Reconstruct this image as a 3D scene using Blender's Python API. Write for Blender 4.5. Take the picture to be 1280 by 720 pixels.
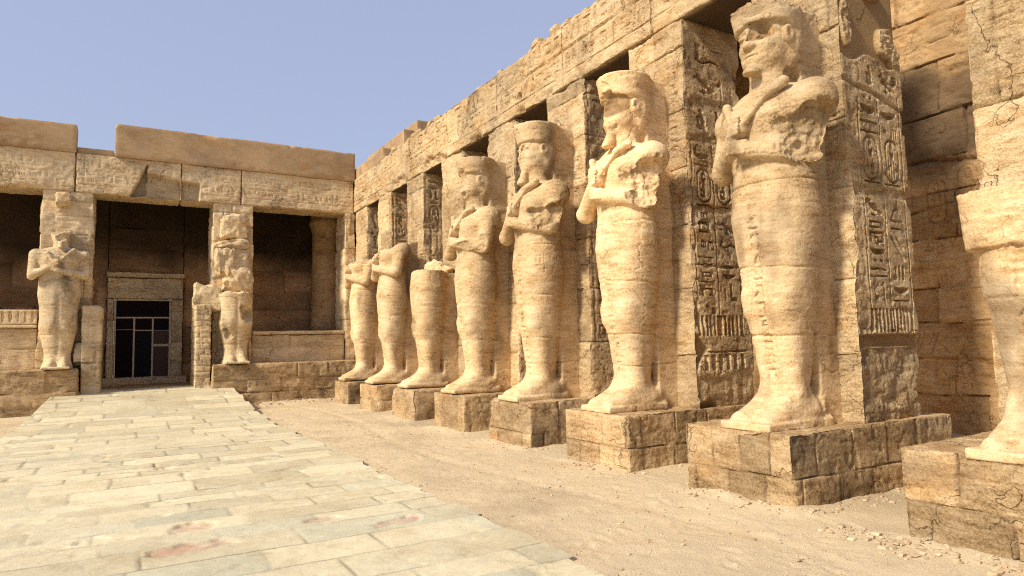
import bpy, math, random
import numpy as np
R = math.radians
random.seed(7)
for o in list(bpy.data.objects):
    bpy.data.objects.remove(o)
SC = bpy.context.scene
COL = SC.collection

# ------------------------------------------------------------------ camera
cam_d = bpy.data.cameras.new('camera')
cam_d.sensor_width = 36.0
cam_d.lens = 830.0 / 1280 * 36
cam_d.clip_start = 0.05
cam_d.clip_end = 3000
cam = bpy.data.objects.new('camera', cam_d)
COL.objects.link(cam)
_yaw, _pit, _rol = 0.53288, 0.083267, -0.023384
from mathutils import Matrix, Vector
_f = Vector((math.sin(_yaw) * math.cos(_pit), math.cos(_yaw) * math.cos(_pit), math.sin(_pit)))
_r = Vector((math.cos(_yaw), -math.sin(_yaw), 0))
_u = _r.cross(_f)
_r2 = _r * math.cos(_rol) + _u * math.sin(_rol)
_u2 = -_r * math.sin(_rol) + _u * math.cos(_rol)
_m = Matrix((_r2, _u2, -_f)).transposed().to_4x4()
_m.translation = (0, 0, 1.6)
cam.matrix_world = _m
SC.camera = cam

# ------------------------------------------------------------------ sky, sun, exposure
SUN_DIR = Vector((-0.80, -0.11, 0.62)).normalized()
SUN_EL = math.asin(SUN_DIR.z)
SUN_AZ = math.atan2(SUN_DIR.x, SUN_DIR.y)
W = bpy.data.worlds.new('World')
SC.world = W
W.use_nodes = True
nt = W.node_tree
nt.nodes.clear()
sky = nt.nodes.new('ShaderNodeTexSky')
sky.sky_type = 'NISHITA'
sky.sun_disc = False
sky.sun_elevation = SUN_EL
sky.sun_rotation = SUN_AZ
sky.air_density = 1.0
sky.dust_density = 2.0
sky.ozone_density = 2.0
bg = nt.nodes.new('ShaderNodeBackground')
bg.inputs['Strength'].default_value = 0.13
wo = nt.nodes.new('ShaderNodeOutputWorld')
hz = nt.nodes.new('ShaderNodeMix'); hz.data_type = 'RGBA'      # thin dusty veil over the clear sky
hz.inputs[0].default_value = 0.62
hz.inputs[7].default_value = (3.35, 3.62, 4.95, 1)
nt.links.new(sky.outputs[0], hz.inputs[6])
nt.links.new(hz.outputs[2], bg.inputs['Color'])
nt.links.new(bg.outputs[0], wo.inputs['Surface'])
sun_d = bpy.data.lights.new('sun', 'SUN')
sun_d.energy = 4.5
sun_d.angle = R(8)
sun_d.color = (1.0, 0.90, 0.74)
sun = bpy.data.objects.new('sun', sun_d)
sun.rotation_euler = SUN_DIR.to_track_quat('Z', 'Y').to_euler()
COL.objects.link(sun)
SC.view_settings.view_transform = 'Standard'
SC.view_settings.look = 'None'
SC.view_settings.exposure = 0.30
SC.view_settings.gamma = 1.0
SC.view_settings.use_curve_mapping = False
SC.cycles.use_denoising = False
SC.cycles.filter_width = 1.15
SC.cycles.max_bounces = 8
SC.cycles.diffuse_bounces = 5

# ------------------------------------------------------------------ noise in numpy
_rs = np.random.RandomState(11)
_TAB = _rs.rand(65536).astype(np.float32)

def _h(ix, iy, iz):
    k = (ix * 73856093) ^ (iy * 19349663) ^ (iz * 83492791)
    k = (k ^ (k >> 13)) & 0xFFFF
    return _TAB[k]

def vn(x, y, z):
    """smooth value noise in 0..1"""
    fx, fy, fz = np.floor(x), np.floor(y), np.floor(z)
    ix, iy, iz = fx.astype(np.int64), fy.astype(np.int64), fz.astype(np.int64)
    tx, ty, tz = (x - fx), (y - fy), (z - fz)
    tx = tx * tx * (3 - 2 * tx); ty = ty * ty * (3 - 2 * ty); tz = tz * tz * (3 - 2 * tz)
    def l(a, b, t): return a + (b - a) * t
    a = l(l(_h(ix, iy, iz), _h(ix + 1, iy, iz), tx), l(_h(ix, iy + 1, iz), _h(ix + 1, iy + 1, iz), tx), ty)
    b = l(l(_h(ix, iy, iz + 1), _h(ix + 1, iy, iz + 1), tx), l(_h(ix, iy + 1, iz + 1), _h(ix + 1, iy + 1, iz + 1), tx), ty)
    return l(a, b, tz)

def fbm(P, freq, octs=4, seed=0.0, gain=0.5):
    """fractal noise, about -1..1"""
    x, y, z = P[:, 0] * freq + seed * 7.31, P[:, 1] * freq + seed * 3.17 + 5.2, P[:, 2] * freq + seed * 1.93 + 9.7
    s = np.zeros(len(P), np.float32); a = 1.0; t = 0.0
    for _ in range(octs):
        s += a * (vn(x, y, z) * 2 - 1); t += a; a *= gain
        x, y, z = x * 2.03 + 11.3, y * 2.03 + 4.7, z * 2.03 + 7.9
    return s / t * 1.6

def ridged(P, freq, octs=3, seed=0.0):
    x, y, z = P[:, 0] * freq + seed * 7.31, P[:, 1] * freq + seed * 3.17 + 5.2, P[:, 2] * freq + seed * 1.93 + 9.7
    s = np.zeros(len(P), np.float32); a = 1.0; t = 0.0
    for _ in range(octs):
        s += a * (1 - np.abs(vn(x, y, z) * 2 - 1)); t += a; a *= 0.5
        x, y, z = x * 2.1 + 11.3, y * 2.1 + 4.7, z * 2.1 + 7.9
    return s / t

def sst(a, b, x):
    t = np.clip((x - a) / (b - a), 0, 1)
    return t * t * (3 - 2 * t)

def hash2(i, j, s=0):
    return _h(np.asarray(i, np.int64) + 1000, np.asarray(j, np.int64) + 1000, np.int64(s) + np.zeros_like(np.asarray(i, np.int64)))

def uv3(u, v, s=0.0):
    return np.stack([u, v, np.full_like(u, s)], 1)

# ------------------------------------------------------------------ mesh helpers
def props(o, label=None, cat=None, group=None, kind=None):
    if label: o['label'] = label
    if cat: o['category'] = cat
    if group: o['group'] = group
    if kind: o['kind'] = kind
    return o

def link(o, parent=None):
    COL.objects.link(o)
    if parent is not None:
        o.parent = parent
    return o

def empty(name, loc, rz=0.0, sc=(1, 1, 1)):
    o = bpy.data.objects.new(name, None)
    o.empty_display_size = 0.2
    o.location = loc; o.rotation_euler = (0, 0, rz); o.scale = sc
    return link(o)

def build(name, V, faces, mat, parent=None, origin=(0, 0, 0), tint=None, smooth=True, sharp=None, normals=None):
    """faces: list of (k,n) int arrays, each with one polygon size"""
    me = bpy.data.meshes.new(name)
    V = np.asarray(V, np.float32) - np.asarray(origin, np.float32)
    me.vertices.add(len(V)); me.vertices.foreach_set('co', V.ravel())
    loops = np.concatenate([np.asarray(f).ravel() for f in faces]).astype(np.int32)
    tot = np.concatenate([np.full(len(f), np.asarray(f).shape[1]) for f in faces]).astype(np.int32)
    st = np.concatenate([[0], np.cumsum(tot)[:-1]]).astype(np.int32)
    me.loops.add(len(loops)); me.loops.foreach_set('vertex_index', loops)
    me.polygons.add(len(tot)); me.polygons.foreach_set('loop_start', st)
    try: me.polygons.foreach_set('loop_total', tot)
    except Exception: pass
    me.polygons.foreach_set('use_smooth', np.full(len(tot), smooth))
    if tint is not None:
        at = me.color_attributes.new('tint', 'FLOAT_COLOR', 'POINT')
        c = np.ones((len(V), 4), np.float32); c[:, :3] = tint
        at.data.foreach_set('color', c.ravel())
    me.update(calc_edges=True); me.validate()
    if sharp: me.set_sharp_from_angle(angle=R(sharp))
    if normals is not None: me.normals_split_custom_set_from_vertices(normals.astype(np.float32))
    me.materials.append(mat)
    o = bpy.data.objects.new(name, me)
    if parent is None: o.location = origin
    return link(o, parent)

AX = {'x': 0, 'y': 1, 'z': 2}

def carve_box(name, lo, hi, res, fields, mat, parent=None, origin=None, seed=0, rnd=0.012, chip=0.05,
              hidden=(), warp=None, sharp=48, base_tint=0.5):
    """a stone: a box whose faces are finely gridded and pushed in and out by its fields"""
    lo = np.array(lo, float); hi = np.array(hi, float)
    n = [max(1, int(round((hi[i] - lo[i]) / res[i]))) for i in range(3)]
    def key(ix, iy, iz): return (ix * (n[1] + 1) + iy) * (n[2] + 1) + iz
    quads = []; ngons = []
    for ax in range(3):
        a, b = [(1, 2), (2, 0), (0, 1)][ax]
        for side in (0, 1):
            f = '-+'[side] + 'xyz'[ax]
            I, J = np.meshgrid(np.arange(n[a] + 1), np.arange(n[b] + 1), indexing='ij')
            idx = [None] * 3
            idx[ax] = np.full_like(I, side * n[ax]); idx[a] = I; idx[b] = J
            K = key(*idx)
            if f in hidden:
                lp = np.concatenate([K[:-1, 0], K[-1, :-1], K[:0:-1, -1], K[0, :0:-1]])
                ngons.append((lp if side else lp[::-1])[None, :])
            else:
                q = np.stack([K[:-1, :-1], K[1:, :-1], K[1:, 1:], K[:-1, 1:]], -1).reshape(-1, 4)
                quads.append(q if side else q[:, ::-1])
    qs = np.concatenate(quads)
    allk = np.concatenate([qs.ravel()] + [g.ravel() for g in ngons])
    uk, inv = np.unique(allk, return_inverse=True)
    inv = inv.ravel()
    faces = [inv[:qs.size].reshape(-1, 4)]
    p = qs.size
    for g in ngons:
        faces.append(inv[p:p + g.size].reshape(1, -1)); p += g.size
    iz = uk % (n[2] + 1); iy = (uk // (n[2] + 1)) % (n[1] + 1); ix = uk // ((n[2] + 1) * (n[1] + 1))
    L = np.stack([ix, iy, iz], 1)
    P = (lo + (hi - lo) * L / np.array(n)).astype(np.float32)
    D = np.zeros_like(P)
    T = np.zeros_like(P); T[:, 0] = base_tint
    cn = fbm(P, 2.3, 4, seed + 0.5)
    amt = rnd + chip * np.clip(cn * 1.5 - 0.35, 0, 1)
    for ax in range(3):
        ua, va = [(1, 2), (0, 2), (0, 1)][ax]
        for side in (0, 1):
            f = '-+'[side] + 'xyz'[ax]
            if f in hidden: continue
            m = L[:, ax] == side * n[ax]
            Pm = P[m]; u = Pm[:, ua]; v = Pm[:, va]
            d = np.minimum(np.minimum(u - lo[ua], hi[ua] - u), np.minimum(v - lo[va], hi[va] - v))
            a_ = amt[m]
            hgt = -a_ * np.exp(-(d / (a_ * 0.9 + 0.008)) ** 2)
            fl = fields.get(f, fields.get('*'))
            if fl is not None:
                r = fl(u, v, Pm)
                if isinstance(r, tuple):
                    hgt = hgt + r[0]
                    t = T[m]
                    for c in range(3):
                        if r[1 + c] is not None: t[:, c] = r[1 + c]
                    T[m] = t
                else:
                    hgt = hgt + r
            D[m, ax] += hgt * (1 if side else -1)
    P = P + D
    if warp is not None: P = warp(P)
    if origin is None: origin = ((lo[0] + hi[0]) / 2, (lo[1] + hi[1]) / 2, lo[2])
    return build(name, P, faces, mat, parent, origin, T, True, sharp)

def plain_box(name, lo, hi, mat, parent=None, bev=0.006, origin=None):
    """small bevelled box (joinery, glass)"""
    lo = np.array(lo, float); hi = np.array(hi, float); b = min(bev, *(0.3 * (hi - lo)))
    V = []; idx = {}
    for cx in (0, 1):
        for cy in (0, 1):
            for cz in (0, 1):
                c = np.array([cx, cy, cz])
                p = np.where(c == 0, lo, hi); s = np.where(c == 0, 1, -1)
                for a in range(3):
                    q = p + s * b; q[a] = p[a]
                    idx[(cx, cy, cz, a)] = len(V); V.append(q)
    import itertools
    F = []
    for a in range(3):
        o1, o2 = [x for x in range(3) if x != a]
        for s in (0, 1):
            loop = []
            for (p, q) in ((0, 0), (1, 0), (1, 1), (0, 1)):
                c = [0, 0, 0]; c[a] = s; c[o1] = p; c[o2] = q
                loop.append(idx[(*c, a)])
            if (s == 1) == (a == 1): loop = loop[::-1]
            F.append(loop)
    for a in range(3):       # edges running along axis a
        o1, o2 = [x for x in range(3) if x != a]
        for p in (0, 1):
            for q in (0, 1):
                c0 = [0] * 3; c0[o1] = p; c0[o2] = q; c1 = list(c0); c1[a] = 1
                F.append([idx[(*c0, o1)], idx[(*c1, o1)], idx[(*c1, o2)], idx[(*c0, o2)]])
    T3 = [[idx[(cx, cy, cz, a)] for a in range(3)] for cx in (0, 1) for cy in (0, 1) for cz in (0, 1)]
    if origin is None: origin = (0, 0, 0) if parent is not None else tuple((lo + hi) / 2)
    o = build(name, V, [np.array(F), np.array(T3)], mat, parent, origin, None, False)
    import bmesh
    bm = bmesh.new(); bm.from_mesh(o.data); bmesh.ops.recalc_face_normals(bm, faces=bm.faces); bm.to_mesh(o.data); bm.free()
    return o

# ------------------------------------------------------------------ materials
def nodes_of(name):
    m = bpy.data.materials.new(name); m.use_nodes = True
    t = m.node_tree; t.nodes.clear()
    out = t.nodes.new('ShaderNodeOutputMaterial'); b = t.nodes.new('ShaderNodeBsdfPrincipled')
    t.links.new(b.outputs[0], out.inputs[0])
    return m, t, b

def stone_mat(name, dark, mid, light, plaster=(0.42, 0.27, 0.13), stain=(0.10, 0.065, 0.04), bump=0.5, fine=1.0, pits=True, cracks=0.9, drift=0.75, micro=0.42):
    m, t, b = nodes_of(name)
    N = t.nodes.new; Lk = t.links.new
    geo = N('ShaderNodeNewGeometry')
    def noise(scale, det, rough=0.6, vec=None):
        n = N('ShaderNodeTexNoise'); n.inputs['Scale'].default_value = scale
        n.inputs['Detail'].default_value = det; n.inputs['Roughness'].default_value = rough
        Lk(vec or geo.outputs['Position'], n.inputs['Vector']); return n
    mp = N('ShaderNodeMapping'); mp.inputs['Scale'].default_value = (1.0, 1.0, 2.6)
    Lk(geo.outputs['Position'], mp.inputs['Vector'])
    mp2 = N('ShaderNodeMapping'); mp2.inputs['Scale'].default_value = (1.0, 1.0, 4.5)
    Lk(geo.outputs['Position'], mp2.inputs['Vector'])
    n1 = noise(0.9, 6, 0.7, mp.outputs[0]); n2 = noise(5.0, 6, 0.7, mp2.outputs[0]); n3 = noise(48, 5, 0.75)
    add = N('ShaderNodeMath'); add.operation = 'MULTIPLY_ADD'
    Lk(n2.outputs['Fac'], add.inputs[0]); add.inputs[1].default_value = 0.55
    mul1 = N('ShaderNodeMath'); mul1.operation = 'MULTIPLY'; mul1.inputs[1].default_value = 0.55
    Lk(n1.outputs['Fac'], mul1.inputs[0]); Lk(mul1.outputs[0], add.inputs[2])
    add2 = N('ShaderNodeMath'); add2.operation = 'MULTIPLY_ADD'; add2.inputs[1].default_value = micro
    Lk(n3.outputs['Fac'], add2.inputs[0]); Lk(add.outputs[0], add2.inputs[2])
    cr = N('ShaderNodeValToRGB'); e = cr.color_ramp.elements
    e[0].position = 0.54 + (micro - .42) * .5; e[0].color = (*dark, 1); e[1].position = 0.92 + (micro - .42) * .55; e[1].color = (*light, 1)
    k = e.new(0.70 + (micro - .42) * .52); k.color = (*mid, 1)
    Lk(add2.outputs[0], cr.inputs[0])
    at = N('ShaderNodeAttribute'); at.attribute_name = 'tint'
    sep = N('ShaderNodeSeparateColor'); Lk(at.outputs['Color'], sep.inputs[0])
    # red channel: the tone of each block (0.5 neutral)
    mr = N('ShaderNodeMapRange'); mr.inputs['To Min'].default_value = 0.45; mr.inputs['To Max'].default_value = 1.55
    Lk(sep.outputs[0], mr.inputs[0])
    mean = [(d_ + m_ + l_) / 3 for d_, m_, l_ in zip(dark, mid, light)]; lum = .4 * mean[0] + .5 * mean[1] + .1 * mean[2]
    wz = noise(0.55, 5, 0.7); wr = N('ShaderNodeMapRange'); wr.inputs['From Min'].default_value = 0.50; wr.inputs['From Max'].default_value = 0.68; wr.inputs['To Max'].default_value = drift; Lk(wz.outputs['Fac'], wr.inputs[0])
    gm = N('ShaderNodeMix'); gm.data_type = 'RGBA'; gm.blend_type = 'MULTIPLY'; Lk(wr.outputs[0], gm.inputs[0]); Lk(cr.outputs[0], gm.inputs[6]); gm.inputs[7].default_value = (.62, .66, .76, 1)
    wo_ = noise(1.3, 4, 0.65, mp.outputs[0]); wr2 = N('ShaderNodeMapRange'); wr2.inputs['From Min'].default_value = 0.53; wr2.inputs['From Max'].default_value = 0.66; wr2.inputs['To Max'].default_value = drift; Lk(wo_.outputs['Fac'], wr2.inputs[0])
    om = N('ShaderNodeMix'); om.data_type = 'RGBA'; om.blend_type = 'MULTIPLY'; Lk(wr2.outputs[0], om.inputs[0]); Lk(gm.outputs[2], om.inputs[6]); om.inputs[7].default_value = (.90, .74, .56, 1)
    mx = N('ShaderNodeMix'); mx.data_type = 'RGBA'; mx.blend_type = 'MULTIPLY'; mx.inputs[0].default_value = 1
    Lk(om.outputs[2], mx.inputs[6])
    cmb = N('ShaderNodeCombineColor')
    for i in range(3): Lk(mr.outputs[0], cmb.inputs[i])
    Lk(cmb.outputs[0], mx.inputs[7])
    # green: repair plaster; blue: dark weather stain, also painted shade
    pl = N('ShaderNodeMix'); pl.data_type = 'RGBA'; Lk(sep.outputs[1], pl.inputs[0]); Lk(mx.outputs[2], pl.inputs[6])
    pcr = N('ShaderNodeValToRGB'); pe = pcr.color_ramp.elements
    pe[0].position = 0.35; pe[0].color = (*[c * 0.75 for c in plaster], 1); pe[1].position = 0.7; pe[1].color = (*[min(1, c * 1.12) for c in plaster], 1)
    Lk(n1.outputs['Fac'], pcr.inputs[0]); Lk(pcr.outputs[0], pl.inputs[7])
    sn = N('ShaderNodeMix'); sn.data_type = 'RGBA'; Lk(sep.outputs[2], sn.inputs[0]); Lk(pl.outputs[2], sn.inputs[6]); sn.inputs[7].default_value = (*stain, 1)
    # hairline cracks
    wn = noise(2.2, 4, 0.6); wa = N('ShaderNodeMixRGB'); wa.blend_type = 'LINEAR_LIGHT'; wa.inputs[0].default_value = 0.35
    Lk(geo.outputs['Position'], wa.inputs[1]); Lk(wn.outputs['Color'], wa.inputs[2])
    vc = N('ShaderNodeTexVoronoi'); vc.feature = 'DISTANCE_TO_EDGE'; vc.inputs['Scale'].default_value = 1.3; Lk(wa.outputs[0], vc.inputs['Vector'])
    cm = N('ShaderNodeMapRange'); cm.inputs['From Min'].default_value = 0.0; cm.inputs['From Max'].default_value = 0.011; cm.inputs['To Min'].default_value = 1.0; cm.inputs['To Max'].default_value = 0.0; Lk(vc.outputs['Distance'], cm.inputs[0])
    cn_ = noise(1.1, 3, 0.5); cg = N('ShaderNodeMapRange'); cg.inputs['From Min'].default_value = 0.50; cg.inputs['From Max'].default_value = 0.58; Lk(cn_.outputs['Fac'], cg.inputs[0])
    ck = N('ShaderNodeMath'); ck.operation = 'MULTIPLY'; Lk(cm.outputs[0], ck.inputs[0]); Lk(cg.outputs[0], ck.inputs[1])
    ck2 = N('ShaderNodeMath'); ck2.operation = 'MULTIPLY'; Lk(ck.outputs[0], ck2.inputs[0]); ck2.inputs[1].default_value = cracks
    cdk = N('ShaderNodeMix'); cdk.data_type = 'RGBA'; cdk.blend_type = 'MULTIPLY'; Lk(ck2.outputs[0], cdk.inputs[0]); Lk(sn.outputs[2], cdk.inputs[6]); cdk.inputs[7].default_value = (.45, .38, .32, 1)
    Lk(cdk.outputs[2], b.inputs['Base Color'])
    b.inputs['Roughness'].default_value = 0.93
    b.inputs['Specular IOR Level'].default_value = 0.15
    # grain
    vb = N('ShaderNodeTexVoronoi'); vb.inputs['Scale'].default_value = 38; Lk(geo.outputs['Position'], vb.inputs['Vector'])
    vs = N('ShaderNodeMapRange'); vs.inputs['From Max'].default_value = 0.35; vs.inputs['To Max'].default_value = 0.5; Lk(vb.outputs['Distance'], vs.inputs[0])
    n4 = noise(24, 6, 0.7); n5 = noise(140, 3, 0.6)
    s1 = N('ShaderNodeMath'); s1.operation = 'MULTIPLY_ADD'; s1.inputs[1].default_value = 0.35 * fine; Lk(n5.outputs['Fac'], s1.inputs[0]); Lk(n4.outputs['Fac'], s1.inputs[2])
    s2 = N('ShaderNodeMath'); s2.operation = 'MULTIPLY_ADD'; s2.inputs[1].default_value = 0.35 if pits else 0.0; Lk(vs.outputs[0], s2.inputs[0]); Lk(s1.outputs[0], s2.inputs[2])
    bp = N('ShaderNodeBump'); bp.inputs['Strength'].default_value = bump; bp.inputs['Distance'].default_value = 0.03
    s3 = N('ShaderNodeMath'); s3.operation = 'MULTIPLY_ADD'; Lk(ck2.outputs[0], s3.inputs[0]); s3.inputs[1].default_value = -0.6; Lk(s2.outputs[0], s3.inputs[2])
    Lk(s3.outputs[0], bp.inputs['Height']); Lk(bp.outputs[0], b.inputs['Normal'])
    return m

M_STONE = stone_mat('sandstone', (0.12, 0.068, 0.030), (0.49, 0.335, 0.170), (0.75, 0.575, 0.345), bump=1.0, drift=0.65, micro=0.62)
M_STATUE = stone_mat('statue_sandstone', (0.20, 0.115, 0.050), (0.58, 0.400, 0.205), (0.80, 0.630, 0.400), bump=0.5, pits=False, drift=0.35, cracks=0.4, micro=0.55)
M_PLINTH = stone_mat('plinth_sandstone', (0.11, 0.062, 0.028), (0.40, 0.265, 0.130), (0.64, 0.475, 0.275), bump=0.9, drift=0.6, micro=0.62)
M_FACADE = stone_mat('pale_sandstone', (0.19, 0.125, 0.062), (0.61, 0.452, 0.252), (0.82, 0.655, 0.415), bump=0.9, drift=0.55, micro=0.6)
M_PLASTER = stone_mat('repair_plaster', (0.27, 0.17, 0.08), (0.39, 0.26, 0.135), (0.48, 0.335, 0.19), bump=0.2, pits=False, cracks=0.4)
M_WALL = stone_mat('inner_wall_sandstone', (0.16, 0.088, 0.036), (0.45, 0.275, 0.120), (0.64, 0.44, 0.23), bump=0.7)
M_DARKSTONE = stone_mat('dark_sandstone', (0.035, 0.022, 0.013), (0.06, 0.038, 0.022), (0.10, 0.066, 0.04))  # very dark stone for the roof slabs
M_HALLSHADE = stone_mat('shade_painted_hall_sandstone', (0.13, 0.072, 0.034), (0.36, 0.21, 0.10), (0.52, 0.335, 0.18), stain=(0.018, 0.013, 0.010))  # hall stone with the dimness of the room put into its colour
M_PATH = stone_mat('paving_limestone', (0.40, 0.335, 0.205), (0.57, 0.49, 0.315), (0.66, 0.585, 0.40), plaster=(0.48, 0.47, 0.345), stain=(0.46, 0.27, 0.19), bump=0.3, pits=False, cracks=0.35, drift=0.3)
M_SAND = stone_mat('sand', (0.47, 0.355, 0.205), (0.66, 0.525, 0.33), (0.77, 0.635, 0.43), plaster=(0.44, 0.34, 0.215), stain=(0.25, 0.18, 0.11), bump=0.65, fine=2.6, cracks=0.0, drift=0.2, micro=1.1)
M_ROCK = stone_mat('pebble_stone', (0.30, 0.215, 0.125), (0.46, 0.345, 0.215), (0.58, 0.46, 0.31), bump=0.4, cracks=0.0)

def simple_mat(name, col, rough=0.5, metal=0.0, trans=0.0):
    m, t, b = nodes_of(name)
    n = t.nodes.new('ShaderNodeTexNoise'); n.inputs['Scale'].default_value = 9; n.inputs['Detail'].default_value = 4
    g = t.nodes.new('ShaderNodeNewGeometry'); t.links.new(g.outputs['Position'], n.inputs['Vector'])
    c = t.nodes.new('ShaderNodeValToRGB'); c.color_ramp.elements[0].color = (*[x * 0.7 for x in col], 1); c.color_ramp.elements[1].color = (*[min(1, x * 1.25) for x in col], 1)
    t.links.new(n.outputs['Fac'], c.inputs[0]); t.links.new(c.outputs[0], b.inputs['Base Color'])
    b.inputs['Roughness'].default_value = rough; b.inputs['Metallic'].default_value = metal
    b.inputs['Transmission Weight'].default_value = trans
    return m
M_FRAME = simple_mat('pale_door_frame', (0.52, 0.40, 0.25), 0.7)
M_GLASS = simple_mat('tinted_glass', (0.012, 0.005, 0.006), 0.6)
M_GLASS.node_tree.nodes['Principled BSDF'].inputs['Specular IOR Level'].default_value = 0.05
M_DOORDARK = simple_mat('dark_door_leaf', (0.003, 0.004, 0.006), 0.5)
M_DOORDARK.node_tree.nodes['Principled BSDF'].inputs['Specular IOR Level'].default_value = 0.1
M_WOOD = simple_mat('brown_door_wood', (0.055, 0.024, 0.014), 0.7)

# ------------------------------------------------------------------ carved signs (2-D distance shapes, x and y in -1..1)
def c_(x, y, cx, cy, r): return np.hypot(x - cx, y - cy) - r
def e_(x, y, cx, cy, rx, ry, ang=0.0):
    ca, sa = math.cos(ang), math.sin(ang); dx, dy = x - cx, y - cy
    a = (dx * ca + dy * sa) / rx; b = (-dx * sa + dy * ca) / ry
    return (np.hypot(a, b) - 1) * min(rx, ry)
def b_(x, y, cx, cy, hx, hy): return np.maximum(np.abs(x - cx) - hx, np.abs(y - cy) - hy)
def s_(x, y, x0, y0, x1, y1, r):
    dx, dy = x1 - x0, y1 - y0
    t = np.clip(((x - x0) * dx + (y - y0) * dy) / (dx * dx + dy * dy), 0, 1)
    return np.hypot(x - x0 - t * dx, y - y0 - t * dy) - r
def mn(*a):
    r = a[0]
    for q in a[1:]: r = np.minimum(r, q)
    return r
G = {
 'disc': lambda x, y: mn(np.abs(c_(x, y, 0, 0, .62)) - .13, c_(x, y, 0, 0, .2)),
 'reed': lambda x, y: mn(e_(x, y, 0, .25, .3, .7, .12), s_(x, y, -.05, -.4, -.08, -.95, .09)),
 'water': lambda x, y: np.abs(y - .22 * (np.abs(((x * 2.2) % 2) - 1) * 2 - 1)) - .16,
 'mouth': lambda x, y: np.maximum(c_(x, y, 0, -.75, 1.15), c_(x, y, 0, .75, 1.15)),
 'neb': lambda x, y: np.maximum(e_(x, y, 0, .45, .95, .95), y - .42),
 'bread': lambda x, y: np.maximum(c_(x, y, 0, -.35, .7), -.35 - y),
 'bar': lambda x, y: b_(x, y, 0, 0, .95, .2),
 'bars': lambda x, y: mn(b_(x, y, -.55, 0, .13, .7), b_(x, y, 0, 0, .13, .7), b_(x, y, .55, 0, .13, .7)),
 'house': lambda x, y: mn(b_(x, y, 0, .6, .85, .14), b_(x, y, -.75, 0, .13, .7), b_(x, y, .75, 0, .13, .7), b_(x, y, .45, -.6, .35, .12)),
 'box': lambda x, y: np.maximum(b_(x, y, 0, 0, .8, .7), -b_(x, y, 0, 0, .5, .42)),
 'bird': lambda x, y: mn(e_(x, y, .05, -.05, .55, .3, -.5), c_(x, y, -.42, .5, .24), s_(x, y, -.55, .45, -.85, .36, .08), s_(x, y, -.35, .35, -.2, .1, .17),
                         s_(x, y, .4, -.3, .9, -.7, .14), s_(x, y, -.02, -.3, -.02, -.9, .07), s_(x, y, .18, -.32, .18, -.9, .07), s_(x, y, -.3, -.9, .3, -.9, .06)),
 'ankh': lambda x, y: mn(np.abs(e_(x, y, 0, .5, .3, .42)) - .1, b_(x, y, 0, -.4, .11, .55), b_(x, y, 0, -.02, .55, .11)),
 'eye': lambda x, y: mn(np.abs(np.maximum(c_(x, y, 0, -.8, 1.1), c_(x, y, 0, .8, 1.1))) - .08, c_(x, y, 0, 0, .2)),
 'snake': lambda x, y: mn(np.abs(y + .35 - .18 * np.sin(x * 4)) + np.maximum(0, np.abs(x) - .85) - .11, s_(x, y, -.8, -.3, -.65, .45, .12)),
 'man': lambda x, y: mn(c_(x, y, -.1, .62, .24), e_(x, y, .05, -.05, .33, .5), e_(x, y, -.15, -.6, .6, .22), s_(x, y, -.1, .2, -.7, .15, .09), s_(x, y, -.5, -.55, -.5, -.1, .13)),
 'leg': lambda x, y: mn(b_(x, y, -.3, .1, .18, .75), b_(x, y, .1, -.72, .6, .16)),
 'feather': lambda x, y: mn(np.abs(e_(x, y, .05, .15, .28, .75)) - .09, b_(x, y, -.12, -.2, .08, .75)),
 'was': lambda x, y: mn(s_(x, y, 0, .7, 0, -.9, .08), s_(x, y, 0, .7, -.45, .55, .1), s_(x, y, -.15, -.95, .15, -.95, .07)),
 'jar': lambda x, y: mn(e_(x, y, 0, -.2, .4, .6), b_(x, y, 0, .55, .16, .25), b_(x, y, 0, .8, .32, .09)),
 'fringe': lambda x, y: np.maximum(np.abs(((x * 2.5 + 10) % 1) - .5) * .8 - .22, np.abs(y) - .95),
 'dots': lambda x, y: mn(c_(x, y, -.55, 0, .25), c_(x, y, .55, 0, .25)),
 'hoe': lambda x, y: mn(s_(x, y, -.7, -.7, .6, .75, .1), s_(x, y, .6, .75, .85, -.2, .1), s_(x, y, -.2, -.15, .7, .2, .06)),
 'ring': lambda x, y: np.abs(e_(x, y, 0, 0, .45, .8)) - .2,
 'slant': lambda x, y: mn(s_(x, y, -.8, .8, .8, -.8, .13), s_(x, y, -.1, .8, .8, .0, .09)),
}
TALL = ['reed', 'bars', 'bird', 'ankh', 'man', 'leg', 'feather', 'was', 'jar', 'ring', 'house', 'hoe', 'box', 'bird', 'man', 'slant']
WIDE = ['water', 'mouth', 'neb', 'bar', 'eye', 'snake', 'bread', 'bar', 'neb']

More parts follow.
